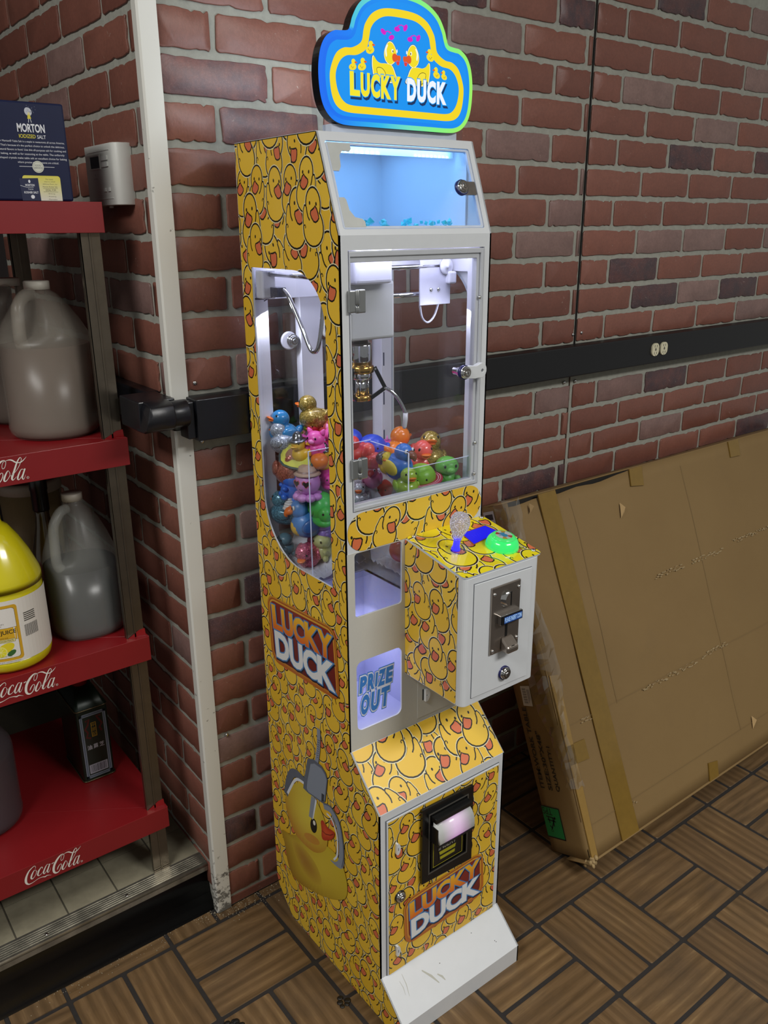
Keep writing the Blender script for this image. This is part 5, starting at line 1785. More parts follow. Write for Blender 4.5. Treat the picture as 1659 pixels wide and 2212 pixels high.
def critter(name, label, col, pos, rot, s, ears=None, snout=None, horn=None, mane=None, cat='toy'):
    t = toy(name, label, cat, pos, rot)
    m = MB()
    m.ell((0, 0, -.16 * s), (.36 * s, .33 * s, .32 * s), 18, 10)
    m.ell((.10 * s, 0, .26 * s), (.33 * s, .36 * s, .29 * s), 18, 12)
    for q in (-1, 1):
        m.ell((.20 * s, q * .22 * s, -.38 * s), (.13 * s, .11 * s, .12 * s), 10, 8)
        m.ell((-.18 * s, q * .22 * s, -.38 * s), (.13 * s, .11 * s, .12 * s), 10, 8)
        m.ell((.28 * s, q * .27 * s, -.08 * s), (.12 * s, .10 * s, .09 * s), 10, 8)
    m.build('body', toy_mat(col), t, world=False)
    if ears:
        for q in (-1, 1):
            e_ = MB().lathe([(.12 * s, 0), (.10 * s, .10 * s), (.05 * s, .20 * s), (.004 * s, .24 * s)], 12)
            o = e_.build('ear', toy_mat(ears), t, world=False)
            o.location = (.04 * s, q * .24 * s, .44 * s); o.rotation_euler = (R(-q * 32), 0, 0)
    if snout:
        MB().ell((.42 * s, 0, .20 * s), (.09 * s, .13 * s, .09 * s), 12, 8).build('snout', toy_mat(snout), t, world=False)
    for q in (-1, 1):
        MB().ell((.40 * s, q * .17 * s, .32 * s), (.03 * s, .035 * s, .05 * s), 8, 6).build('eye', EYE, t, world=False)
    if horn:
        MB().lathe([(.07 * s, .50 * s), (.04 * s, .62 * s), (.004 * s, .74 * s)], 10, 0, (.2 * s, 0, 0)).build('horn', toy_mat(horn), t, world=False)
    if mane:
        mm = MB()
        for k in range(5): mm.ell((-.12 * s - .05 * s * k, 0, .48 * s - .15 * s * k), (.13 * s, .12 * s, .11 * s), 12, 8)
        mm.build('mane', toy_mat(mane), t, world=False)
    return t

CAMZ = -126
# against and behind the left window
rubber_duck('gold glitter rubber duck perched on top of the pile at the side window', 'g:#a58a2e', (.212, -.112, 1.074), (0, 0, 120), .056)
rubber_duck('shiny blue rubber duck with an orange beak at the top of the side window', 't:#2d84bd', (.163, -.090, 1.050), (0, -12, 165), .056)
ball_toy('round_toy', 'small lime green ball toy behind the shiny blue duck', 'toy', 'r:#79b43c', (.222, -.075, 1.052), (0, 0, CAMZ), .024)
saturn('small lime planet toy with a pink ring behind the shiny blue duck', 'r:#a9d64a', (.198, -.072, 1.040), (20, 10, CAMZ), .032)
rubber_duck('red rubber duck below the gold glitter duck at the side window', 'r:#d3303f', (.212, -.118, 1.043), (0, 0, 190), .036)
ball_toy('round_toy', 'coral pink ball toy right of the gold duck, by the window edge', 'toy', 't:#ee6f66', (.232, -.122, 1.058), (0, 0, CAMZ), .040)
rubber_duck('clear silver glitter duck under the shiny blue duck', 'g:#9aa3ae', (.150, -.104, 1.036), (0, 0, 100), .050)
ball_toy('round_toy', 'magenta ball toy beside the clear silver duck', 'toy', 'r:#c758a8', (.185, -.110, 1.032), (0, 0, CAMZ), .034)
t = rubber_duck('black and yellow duck in a silver hat beside the pink pig', 'r:#e0b52c', (.163, -.150, 1.026), (0, 8, 200), .044, beak='#d7a62a')
hat_on(t, .044, .58)
critter('pig_toy', 'hot pink pig toy with pointed ears at the side window', 'r:#ec5bb2', (.183, -.166, 1.040), (0, 0, 205), .046, ears='r:#ec5bb2', snout='r:#f48acb')
critter('pig_toy', 'pink axolotl toy half hidden behind the window edge beside the pink pig', 'r:#f064b4', (.222, -.160, 1.040), (0, 0, 190), .044, ears='r:#f892cc')
av = avocado((.150, -.150, 1.018), (0, 0, 0), .072)
_n = Vector((-.72, -.42, .55)).normalized(); _z = Vector((.22, -.93, -.32)); _z = (_z - _n * _z.dot(_n)).normalized(); _y = _z.cross(_n)
av.rotation_euler = Matrix(((_n.x, _y.x, _z.x), (_n.y, _y.y, _z.y), (_n.z, _y.z, _z.z))).to_euler()
t = rubber_duck('yellow duck in a black hat under the pink axolotl', 'r:#e6c02c', (.200, -.166, 1.006), (0, 0, 205), .040, beak='#e8731f')
hat_on(t, .040, .56)
ball_toy('round_toy', 'orange ball toy under the hot pink pig', 'toy', 'r:#ee7d26', (.178, -.178, 1.014), (0, 0, CAMZ), .032, face=False)
rubber_duck('copper glitter duck pressed against the side window', 'g:#a8563a', (.156, -.106, .986), (0, 20, 60), .074)
critter('unicorn_toy', 'bright blue unicorn toy with a yellow horn and white mane', 'r:#2c6fd6', (.152, -.126, .960), (0, -20, 160), .050, ears='r:#2c6fd6', horn='r:#e8cf3a', mane='r:#e4e6ea')
octopus((.158, -.170, .972), (0, 0, 205), .056)
snail('magenta snail toy right of the octopus', 'r:#ea3fa6', (.205, -.166, .980), (0, 0, 240), .052, 'r:#f6a0d4')
snail('green snail toy with a spiral shell at the side window', 'r:#46bd4e', (.180, -.178, .928), (0, 0, 250), .068, 'r:#2f9440')
m_ = toy('shell_toy', 'white ridged shell toy below the blue unicorn', 'toy', (.143, -.132, .932), (0, 0, 200))
sh = MB()
for k in range(5): sh.lathe([(.011 - .0015 * k, -.0022), (.0135 - .0018 * k, 0), (.011 - .0015 * k, .0022)], 16, 0, (0, 0, -.008 + k * .0042))
sh.build('shell', toy_mat('r:#e3e3de'), m_, world=False)
rubber_duck('teal glitter duck low at the left side of the side window', 'g:#3f7f93', (.153, -.094, .902), (0, -10, 120), .056)
bird('blue bird toy with an orange beak and eyelashes, lower half of the side window', 'r:#3f80c4', 'r:#2c5d9e', 'r:#ee7a30', (.152, -.152, .899), (0, 0, 160), .066, belly='r:#f0c23a')
critter('clam_toy', 'slate blue creature toy at the bottom left of the side window', 'r:#55808f', (.150, -.104, .844), (0, 0, 180), .042)
rubber_duck('pink glitter duck lying on the white fluff at the window bottom', 'g:#c14a6c', (.152, -.158, .838), (0, 35, 215), .055)
critter('dinosaur_toy', 'purple dinosaur toy left of the prize window', 'r:#8f70c0', (.190, -.170, .884), (0, 0, 210), .046, horn='r:#b9a4dd')
critter('turtle_toy', 'pale yellow turtle toy near the bottom right of the side window', 'r:#cfcf8a', (.186, -.172, .852), (0, 0, 200), .048)
ball_toy('round_toy', 'coral ball toy seen through the small prize window', 'toy', 't:#f0705c', (.276, -.285, .858), (0, 0, CAMZ), .048, face=False)
# seen through the front door
rubber_duck('orange rubber duck at the back left of the front door window', 'r:#ee7a22', (.250, -.142, 1.056), (0, 0, 160), .036)
ball_toy('round_toy', 'royal blue ball toy beside the left edge of the front door window', 'toy', 'r:#2743c4', (.255, -.165, 1.038), (0, 0, CAMZ), .042)
ball_toy('whale_toy', 'round royal blue whale toy in the middle of the front door window', 'toy', 'r:#2f4fd0', (.282, -.192, 1.024), (0, 0, CAMZ + 4), .052, fins='r:#2f4fd0')
rubber_duck('red rubber duck at the left of the front door window', 'r:#e33a3a', (.236, -.205, 1.024), (0, 0, 200), .046)
rubber_duck('salmon pink duck right of the red rubber duck in the front door window', 't:#f0655c', (.268, -.212, 1.008), (0, 0, 150), .044)
rubber_duck('orange glitter duck facing left at the centre of the front door window', 't:#f0862a', (.326, -.205, 1.010), (0, 0, 15), .064, beak='#e8681c')
rubber_duck('coral rubber duck right of the orange glitter duck', 't:#f2665c', (.352, -.240, .998), (0, 10, 250), .062)
rubber_duck('large gold glitter duck with its beak up at the right of the front window', 'g:#a68a26', (.386, -.245, 1.000), (0, -18, 235), .068)
bird('blue parrot toy with a brown beak at the centre of the front window', 'r:#3a78cc', 'r:#ead23c', 'r:#7a4428', (.266, -.270, 1.010), (0, 0, 285), .060, name='parrot_toy')
saturn('large lime planet toy with a red striped ring at the front glass', 'r:#8fc83c', (.314, -.296, .986), (6, 8, 235), .076)
critter('frog_toy', 'green dinosaur toy at the right corner of the front window', 'r:#6fbe4c', (.370, -.290, .982), (0, 0, 250), .060, snout='r:#7ccb58')
rubber_duck('lime green rubber duck with an orange beak low at the front glass', 't:#b4d648', (.266, -.304, .978), (0, 0, 255), .050, beak='#f08a24')
ball_toy('strawberry_toy', 'red strawberry toy seen through the clear chute guard', 'toy', 'r:#c42f3e', (.300, -.195, .944), (0, 0, CAMZ), .042)
bird('dusty pink bird toy seen through the clear chute guard', 'r:#c77a9c', 'r:#a86084', 'r:#c0504a', (.272, -.205, .972), (0, 0, 225), .042)
rubber_duck('clear white duck with an orange beak seen through the chute guard', 'g:#c9ccd6', (.248, -.198, .940), (0, 0, 230), .044)
ball_toy('round_toy', 'white ball toy at the lowest left of the front window', 'toy', 'r:#dcdce6', (.262, -.205, .918), (0, 0, CAMZ), .034, face=False)
ball_toy('round_toy', 'small sky blue ball toy at the bottom of the front window', 'toy', 'r:#3f7fd0', (.286, -.205, .918), (0, 0, CAMZ), .030, face=False)
ball_toy('round_toy', 'dark grey glitter ball left of the blue parrot', 'toy', 'g:#4a4244', (.242, -.245, 1.018), (0, 0, CAMZ), .028, face=False)
rubber_duck('yellow duck hidden behind the blue parrot', 'r:#e8cc34', (.272, -.250, 1.004), (0, 0, 220), .038)
critter('dinosaur_toy', 'magenta dinosaur toy at the back right of the front window', 'r:#d24aa6', (.372, -.120, .985), (0, 0, 230), .050, horn='r:#e88acc')
rubber_duck('deep blue duck at the back of the pile, right of centre', 'r:#3550c0', (.335, -.120, .975), (0, 0, 260), .048)

# keep every toy inside the glass
bpy.context.view_layer.update()
def inside(t, pad=.0005):
    t_m = Matrix.LocRotScale(t.location, t.rotation_euler, None)
    P_ = []
    for c in t.children:
        cm_ = Matrix.LocRotScale(c.location, c.rotation_euler, None)
        P_ += [t_m @ (cm_ @ v.co) for v in c.data.vertices]
    lo = [min(p[i] for p in P_) for i in range(3)]; hi = [max(p[i] for p in P_) for i in range(3)]
    x0_, x1_, y0_, y1_ = .1262, .4060, -.3275, -.062
    if t.location.y < -.235: x0_ = .2530
    elif t.location.x < .245: y0_ = -.2262
    d = [0, 0, 0]
    if lo[0] < x0_: d[0] = x0_ - lo[0]
    elif hi[0] > x1_: d[0] = x1_ - hi[0]
    if lo[1] < y0_: d[1] = y0_ - lo[1]
    elif hi[1] > y1_: d[1] = y1_ - hi[1]
    t.location = Vector(t.location) + Vector(d)
for o in list(COL.objects):
    if o.get('group') == 'prize toys piled in the claw machine': inside(o)

# ------------------------------------------------------------------ red display rack in the alcove
rack = thing('display_rack', 'steel display rack with four red trays lettered in white, beside the brick corner', 'rack', (-.42, .3, ZP))
red = M('red_painted_tray', '#7e181c', .36, var=.04, vscale=14)
red_n = M('worn_red_paint', '#8f1418', .35, var=.10, vscale=22)
postm = M('brushed_steel_post', '#71685c', .26, .9, var=.12, vscale=40)
RX0, RX1, RY0, RY1 = -.775, -.0665, .0620, .5300
def post_at(x0, x1, y0, y1, nm='rack_post'):
    p = MB()
    p.box(x0, x1, y0, y0 + .003, ZP + .002, 1.392)
    p.box(x1 - .003, x1, y0, y1, ZP + .002, 1.392)
    p.box(x0, x0 + .003, y0, y0 + .010, ZP + .002, 1.392)
    p.box(x0 + .015, x0 + .019, y0 - .0012, y0, ZP + .002, 1.392)
    p.build(nm, postm, rack, .0008)
post_at(-.1050, -.0710, .0740, .1050)
post_at(-.1050, -.0710, .4950, .5260)
post_at(-.7700, -.7360, .0740, .1050)
post_at(-.7700, -.7360, .4950, .5260)
LOGO = {
'C1':[(-0.0325,0.0159,.57),(-0.0315,0.0195,.76),(-0.0334,0.0223,1.14),(-0.0383,0.0203,1.7),(-0.0444,0.0155,2.84),(-0.0497,0.0067,3.98),(-0.052,-0.0014,4.73),(-0.0514,-0.0082,3.79),(-0.0474,-0.0123,2.37),(-0.04,-0.0118,1.14),(-0.0304,-0.0089,.95),(-0.023,-0.0092,1.33),(-0.0177,-0.0111,2.27),(-0.0138,-0.0102,1.51),(-0.0063,-0.0136,.19)],
'o1':[(-0.031,0.0098,.57),(-0.0333,0.0134,.76),(-0.0363,0.0115,1.89),(-0.0404,0.005,3.22),(-0.0421,-0.0005,3.22),(-0.0407,-0.0037,1.89),(-0.0362,-0.0009,.95),(-0.0321,0.0051,.95),(-0.0314,0.0106,.76)],
'o1c':[(-0.032,0.0092,.57),(-0.0295,0.0077,.57),(-0.0258,0.011,.57)],
'c':[(-0.0205,0.0092,.76),(-0.02,0.0125,1.33),(-0.0228,0.0128,1.51),(-0.0273,0.0071,2.84),(-0.0299,0.0009,3.22),(-0.0286,-0.0028,1.7),(-0.0233,-0.0011,.76),(-0.0183,0.0045,.38)],
'a1':[(-0.008,0.0124,.76),(-0.0115,0.0137,1.14),(-0.0168,0.006,2.65),(-0.0195,-0.0008,2.65),(-0.0181,-0.004,1.33),(-0.0131,0.0016,.95),(-0.0072,0.0113,1.14)],
'a1d':[(-0.006,0.013,2.27),(-0.0105,0.0037,2.84),(-0.0125,-0.0023,2.46),(-0.0107,-0.0045,1.14),(-0.0068,0.0004,.47),(-0.0055,0.0045,.19)],
'hy':[(-0.003,0.0108,1.51),(0.0014,0.012,1.51)],
'C2':[(0.005,-0.0073,.95),(0.0071,-0.0031,1.89),(0.0108,0.0014,1.14),(0.0137,0.0016,.95),(0.0135,-0.0036,1.33),(0.0086,-0.0117,1.51),(0.0036,-0.0137,2.65),(-0.0003,-0.011,3.98),(-0.0013,-0.0044,4.54),(0.0013,0.0055,4.54),(0.0074,0.0146,4.17),(0.0143,0.0209,2.84),(0.0197,0.0218,1.14),(0.0212,0.0178,.95),(0.0184,0.0104,.95),(0.0151,0.0088,.95),(0.0145,0.0131,.76),(0.0173,0.0193,.76),(0.0219,0.021,.76),(0.0263,0.0218,1.51),(0.031,0.0205,2.46),(0.0353,0.0168,2.27),(0.0399,0.0149,1.7),(0.0448,0.0153,1.7),(0.0501,0.019,1.14),(0.054,0.0229,.19)],
'o2':[(0.0246,0.0005,.57),(0.0231,0.0042,.76),(0.0205,0.0021,1.89),(0.0162,-0.0051,3.22),(0.0145,-0.0108,2.84),(0.0167,-0.0126,1.7),(0.021,-0.009,.95),(0.0245,-0.0037,.95),(0.0247,0.0016,.76)],
'l':[(0.0239,-0.0046,.47),(0.0263,-0.0047,.57),(0.0332,0,.66),(0.04,0.0082,.95),(0.0448,0.0171,.95),(0.0455,0.0214,.95),(0.0433,0.0226,1.33),(0.038,0.0153,2.46),(0.0314,0.0009,3.22),(0.027,-0.0087,3.41),(0.0277,-0.0127,1.7),(0.0308,-0.0108,.76),(0.0341,-0.0078,.38)],
'a2':[(0.047,0.0021,.76),(0.0432,0.0029,1.14),(0.0384,-0.0041,2.46),(0.0356,-0.011,2.65),(0.0372,-0.0137,1.33),(0.0423,-0.0086,.95),(0.0479,0.0016,1.14)],
'a2d':[(0.0491,0.0033,2.27),(0.0451,-0.0053,2.65),(0.0428,-0.0119,2.27),(0.0445,-0.0141,1.14),(0.0474,-0.0102,.47),(0.0486,-0.0072,.19)]}
def soda_script(tray, x, z, y):
    P = Print()
    for k, pts in enumerate(LOGO.values()):
        path = smooth_open([(x + a, z + b) for a, b, w in pts], 4)
        ws = smooth_open([(w * .00092, 0) for a, b, w in pts], 4)
        P.stroke(path, [max(.00012, w[0]) for w in ws], '#dcd8cf', k)
    P.stroke([(x + .0515 + .0019 * math.cos(a), z - .0125 + .0019 * math.sin(a)) for a in (2 * math.pi * i / 14 for i in range(15))], .0004, '#dcd8cf', 14)
    P.text('R', x + .0508, x + .0523, z - .0134, z - .0116, '#dcd8cf', 15)
    P.build('script_lettering', tray, lambda u, v, h: Vector((u, y - h, v)), MAT['paper'], lift=.0004, label='white script lettering reading Coca-Cola')
TRAYS = ((.2665, .048, -.3000, .2400), (.6585, .050, -.2962, .6310), (1.0475, .049, -.2926, 1.0198), (1.4365, .047, None, None))
for zt, lipd, lx, lz in TRAYS:
    t = MB()
    t.box(RX0, RX1, RY0, RY1, zt - .0025, zt)
    t.box(RX0, RX1, RY0 - .0018, RY0, zt - lipd, zt)
    t.box(RX0, RX1, RY1, RY1 + .0018, zt - lipd, zt)
    t.box(RX1 - .0012, RX1, RY0, RY1, zt - lipd, zt)
    t.box(RX0, RX0 + .0012, RY0, RY1, zt - lipd, zt)
    tr = t.build('tray', red, rack, .0006)
    # little upstanding gusset at the post
    if zt < 1.2:
        g = MB()
        g.add([(-.1030, .0735, zt), (-.0680, .0735, zt), (-.0690, .0735, zt + .013), (-.0800, .0735, zt + .012), (-.1030, .0728, zt), (-.0680, .0728, zt), (-.0690, .0728, zt + .013), (-.0800, .0728, zt + .012)],
              [(0, 1, 2, 3), (7, 6, 5, 4), (0, 4, 5, 1), (1, 5, 6, 2), (2, 6, 7, 3), (3, 7, 4, 0)])
        g.build('tray_gusset', red_n, tr)
    if lx is not None: soda_script(tr, lx, lz, RY0 - .0018)

# ------------------------------------------------------------------ jugs, bucket, bottle, tin and salt box on the rack
def plastic_mat(name, col, alpha, rough=.3, alpha2=None):
    m, nt, b, o = nodes_of(name)
    c = lin(col)
    vec = obj_coords(nt, False)
    nt.links.new(mixc(nt, noise(nt, vec, 18, 3), tuple(x * .9 for x in c), tuple(min(1, x * 1.08) for x in c)), b.inputs['Base Color'])
    b.inputs['Roughness'].default_value = rough
    tr = nt.nodes.new('ShaderNodeBsdfTransparent')
    mx = nt.nodes.new('ShaderNodeMixShader'); mx.inputs[0].default_value = alpha
    nt.links.new(tr.outputs[0], mx.inputs[1]); nt.links.new(b.outputs[0], mx.inputs[2])
    nt.links.new(mx.outputs[0], o.inputs[0])
    return m
hdpe = plastic_mat('milky_jug_plastic', '#a39c90', .32)
hdpe_b = plastic_mat('clear_milky_jug', '#b9bab4', .22)
lemon_p = M('yellow_jug_plastic', '#c9bd17', .2, var=.04, vscale=12, coat=.5)
capw = M('white_cap', '#cfcabd', .45)
brownliq = M('brown_liquid', '#3c2b25', .2)
def angdiff(a, b):
    return abs((a - b + math.pi) % (2 * math.pi) - math.pi)
def jug(label, x, y, z, h, r, hand, liquid=None, lev=.6, sq=0.0, mat=None, capm=None, name='plastic_jug', cat='jug', shoulder=.64, body=None, ribs=()):
    t = thing(name, label, cat, (x, y, z))
    mat = mat or hdpe
    zs = h * shoulder
    prof = [(r * .55, .0015), (r * .90, .002), (r * .97, .008), (r, .018), (r * .985, .03)]
    for zz in ribs:
        prof += [(r * .985, zz - .006), (r * .955, zz), (r * .985, zz + .006)]
    prof += [(r, zs - .012), (r * .995, zs), (r * .96, zs + .010), (r * .80, zs + (h - zs) * .34), (r * .60, zs + (h - zs) * .58), (r * .40, zs + (h - zs) * .77), (r * .29, zs + (h - zs) * .82), (r * .27, zs + (h - zs) * .86), (r * .27, h - .014)]
    def fr(rr, zz, a):
        k = 1
        if sq and zz < zs:
            c_, s_ = abs(math.cos(a)), abs(math.sin(a))
            k = (1 + sq * (1 / (c_ ** 6 + s_ ** 6) ** (1 / 6) - 1))
        d = angdiff(a, hand)
        if zz > zs + .004 and zz < h - .05 * h and d < .75:
            k *= 1 - .42 * math.cos(d / .75 * math.pi / 2) * min(1, (zz - zs) / (.05 * h)) * (1 if zz < zs + (h - zs) * .62 else .45)
        return rr * k
    MB().lathe(prof, 36, 0, fr=fr).build('jug_body', mat, t, world=False)
    c_, s_ = math.cos(hand), math.sin(hand)
    p = lambda rr, zz: (c_ * rr, s_ * rr, zz)
    hp = smooth_open([p(r * .26, zs + (h - zs) * .78), p(r * .52, zs + (h - zs) * .76), p(r * .80, zs + (h - zs) * .60), p(r * .86, zs + (h - zs) * .36), p(r * .88, zs + .004), p(r * .78, zs - .012)], 4)
    MB().tube(hp, [r * .14] * len(hp), 12).build('handle', mat, t, world=False)
    MB().lathe([(r * .275, h - .014), (r * .275, h - .001), (r * .25, h), (.001, h)], 26).build('cap', capm or capw, t, world=False)
    if liquid:
        lp = [(q * .965, w + .002) for q, w in prof if w < lev * h - .004]
        lp = [(lp[0][0], .003)] + lp[1:] + [(min(r * .965, lp[-1][0]), lev * h)]
        MB().lathe(lp, 32, fr=fr).build('liquid', liquid, t, world=False)
    return t
jug('milky gallon jug of brown liquid at the front of the second tray', -.1520, .1800, 1.0475, .2650, .0770, R(-138), M('brown_grey_liquid', '#58473f', .3), .60)
jug('milky gallon jug with a white cap behind the front jug on the second tray', -.1570, .3420, 1.0475, .2630, .0775, R(-120), M('brown_liquid', '#4a3b33', .3), .58)
jug('clear milky gallon jug half full of dark liquid on the third tray', -.1430, .1710, .6585, .2760, .0670, R(-150), M('black_blue_liquid', '#12161d', .25), .50, sq=.3, mat=hdpe_b, capm=M('stained_white_cap', '#b3a99c', .5), shoulder=.56)
jug('dark jug of purple-brown liquid at the left of the lowest tray', -.3770, .2450, .2665, .2600, .0745, R(-160), M('plum_liquid', '#33262c', .3), .62, mat=plastic_mat('smoky_jug', '#5d5458', .45))
lj_ = jug('yellow lemon juice jug with a paper label on the third tray', -.2970, .1380, .6585, .2800, .0720, R(170), None, mat=lemon_p, capm=lemon_p, shoulder=.58, ribs=(.022, .148))
# paper label wrapped around the lemon jug
LRX, LRY, LRR = -.2970, .1380, .0722
A0 = R(-115)
def fr_lab(u, v, h):
    a = A0 + u / LRR
    return Vector((LRX + (LRR + h) * math.cos(a), LRY + (LRR + h) * math.sin(a), .6585 + v))
P = Print()
P.rect(-.125, .125, .024, .140, '#d8d3cb', 0)
P.rr(-.0390, .0390, .0285, .1320, .006, '#c99a1c', 1)
P.rr(-.0345, .0345, .0335, .1270, .005, '#3a3326', 2)
P.rr(-.0340, .0340, .0340, .1265, .005, '#dad5ce', 3)
P.rect(-.0340, .0340, .0670, .0905, '#cfa11d', 4)
P.rect(-.0340, .0340, .0902, .0907, '#3a3326', 5).rect(-.0340, .0340, .0668, .0673, '#3a3326', 5)
P.text('LEMON JUICE', -.0290, .0320, .0770, .0865, '#1b1914', 6, bold=.015)
P.text('From concentrate', -.0130, .0180, .0712, .0738, '#4a3d14', 6)
P.rr(-.0120, .0290, .0635, .0700, .001, '#3a3326', 6); P.rr(-.0115, .0285, .0640, .0695, .001, '#d9cd86', 7)
P.text('FROM CONCENTRATE', -.0090, .0260, .0652, .0683, '#3a3326', 8, bold=.01)
P.ell(.0120, .0530, .0150, .0085, '#d6c41e', 6, 25)
P.ell(-.0020, .0470, .0105, .0080, '#cdb51d', 7, 30); P.ell(.0030, .0465, .0105, .0105, '#e6dd7a', 8); P.ell(.0030, .0465, .0090, .0090, '#d9cf24', 9)
for k in range(8): P.stroke([(.0030, .0465), (.0030 + .0085 * math.cos(k * .785), .0465 + .0085 * math.sin(k * .785))], .0006, '#e9e29a', 10 + k * .5)
P.ell(.0200, .0430, .0080, .0045, '#33602a', 7, 30)
P.text('NET CONTENTS 128 FL OZ (1 GAL)', -.0170, .0200, .0362, .0386, '#2b2721', 12)
P.ell(.0010, .1110, .0095, .0075, '#7c2a45', 6); P.ell(-.001, .1080, .0040, .0045, '#e2dcd6', 7); P.ell(.0045, .1075, .0030, .0040, '#e2dcd6', 7); P.ell(-.001, .1140, .0022, .0022, '#e2dcd6', 7)
P.text("CHEF'S QUALITY", -.0135, .0150, .0965, .0995, '#4d3a3a', 6)
P.stroke([(-.008, .0945), (.010, .0945)], .0007, '#6a5a5a', 6)
P.ell(-.0265, .1150, .0062, .0055, '#8b8570', 6); P.ell(-.0265, .1150, .0050, .0043, '#cfcabb', 7); P.text('NON GMO', -.0305, -.0225, .1135, .1165, '#6d6752', 8)
P.text('100% JUICE SHAKE WELL BEFORE USE REFRIGERATE AFTER OPENING', -.0160, .0330, .0255, .0272, '#2b2721', 6)
for k in range(5): P.rect(.0480, .0700, .1090 - k * .0036, .1108 - k * .0036, '#3b3732', 4)
for k in range(22): P.rect(.0470 + .0012 * k, .0470 + .0012 * k + (.0004, .0007, .0005)[k % 3], .066, .088, '#2b2826', 4)
for k in range(8): P.rect(-.0620, -.0460 - .001 * (k % 3), .1140 - k * .0040, .1148 - k * .0040, '#4a453e', 4)
for k in range(12): P.rect(-.0620 + .0013 * k, -.0620 + .0013 * k + (.0004, .0008, .0005)[k % 3], .045, .062, '#2b2826', 4)
strips = [[(-.126 + .007 * k, .02), (-.126 + .007 * (k + 1), .02), (-.126 + .007 * (k + 1), .15), (-.126 + .007 * k, .15)] for k in range(36)]
P.build('paper_label', lj_, fr_lab, MAT['paper'], strips, lift=.0004, step=2e-5)

t = thing('bucket', 'beige plastic bucket with a lid behind the black-capped bottle', 'bucket', (-.1670, .3750, .6585))
bk_m = M('beige_bucket_plastic', '#8f7f5c', .45)
MB().lathe([(.046, .001), (.050, .004), (.058, .245)], 32).build('bucket_body', bk_m, t, world=False)
MB().lathe([(.0615, .238), (.0630, .240), (.0630, .256), (.0605, .262), (.0560, .260), (.0540, .2555), (.001, .2550)], 36).build('lid', M('cream_lid', '#a59c8c', .45), t, world=False)
t = thing('sauce_bottle', 'brown glass bottle with a tall black cap behind the half full jug', 'bottle', (-.1750, .2700, .6585))
MB().lathe([(.020, .001), (.029, .004), (.0295, .11), (.027, .14), (.016, .19), (.0135, .21), (.0135, .235)], 28).build('bottle_body', M('brown_bottle_glass', '#4a3a1c', .12, coat=.5), t, world=False)
cp = MB()
cp.lathe([(.0150, .222), (.0155, .224), (.0155, .262), (.0165, .264), (.0165, .290), (.0150, .293), (.001, .293)], 28)
cp.build('cap', M('black_shrink_cap', '#0d0d10', .3), t, world=False)

# sesame oil tin
t = thing('oil_tin', 'dark green oil tin with a red cap and white Chinese lettering on the lowest tray', 'tin', (-.1420, .3020, .2665))
TW, TD, TH = .0335, .0620, .1740
grn = M('dark_green_tin', '#16261c', .3, .2, var=.05)
goldl = M('tarnished_seam', '#6d6148', .3, .8)
tin = MB()
base = rrect(-TW, TW, -TD, TD, .007, 4)
n = len(base)
tin.add([(u, v, .003) for u, v in base] + [(u, v, TH) for u, v in base], [(i, (i + 1) % n, n + (i + 1) % n, n + i) for i in range(n)], 0, False)
tin.add([(u, v, .003) for u, v in base], [tuple(range(n))[::-1]])
tin.add([(u, v, TH) for u, v in base] + [(u * .62, v * .50 + .0, TH + .032) for u, v in base], [(i, (i + 1) % n, n + (i + 1) % n, n + i) for i in range(n)] + [tuple(range(n, 2 * n))], 0, True)
tin.build('tin_body', grn, t, world=False)
for zz in (.0022, TH):
    o = [(u * 1.025, v * 1.012, zz) for u, v in base]
    MB().tube(o + [o[0]], .0014, 8, caps=False).build('seam_rim', goldl, t, world=False)
MB().lathe([(.0160, TH + .030), (.0160, TH + .050), (.0145, TH + .053), (.001, TH + .053)], 24).build('cap', M('red_cap', '#8a1d1a', .35), t, world=False)
P = Print()
gx = '#8e9aa6'
for a in ((-.0275, -.0215, .008, .164), (.0215, .0275, .008, .164), (-.0275, .0275, .008, .015), (-.0275, .0275, .157, .164)): P.rect(*a, gx, 1)
for a in ((-.0262, -.0228, .010, .162), (.0228, .0262, .010, .162), (-.0262, .0262, .0095, .0135), (-.0262, .0262, .1585, .1625)): P.rect(*a, '#5e6a78', 2)
P.rect(-.0215, .0215, .015, .157, '#15261b', 0)
P.stroke([(-.016, .146), (-.008, .150), (-.012, .136), (-.018, .128), (-.013, .118), (-.017, .108), (-.008, .104)], .004, '#5c1a18', 2)
P.stroke([(.017, .152), (.008, .153), (.013, .142), (.018, .132), (.012, .124), (.016, .114)], .004, '#5c1a18', 2)
P.rect(-.0055, .0055, .106, .140, '#b38d22', 3); P.rect(-.0042, .0042, .1075, .1385, '#15261b', 4)
P.text('中', -.0036, .0036, .1300, .1375, '#b38d22', 5); P.text('原', -.0036, .0036, .1190, .1275, '#b38d22', 5); P.text('記', -.0036, .0036, .1085, .1170, '#b38d22', 5)
for k, ch_ in enumerate('油蔴芝'):
    P.text(ch_, -.0185 + k * .0130, -.0085 + k * .0130, .0770, .0880, '#c5c9cf', 3, bold=.012)
P.rect(-.0195, .0195, .018, .040, '#a9adb8', 2)
rb_ = random.Random(4)
x = -.0165
while x < .016:
    w = rb_.choice((.0005, .0008, .0014))
    P.rect(x, x + w, .0205, .038, '#202228', 3); x += w + rb_.choice((.0006, .001, .0015))
P.build('printed_label', t, lambda u, v, h: Vector((-.1420 + u, .3020 - TD - h, .2665 + v)), MAT['print'], lift=.0003, step=3e-5)

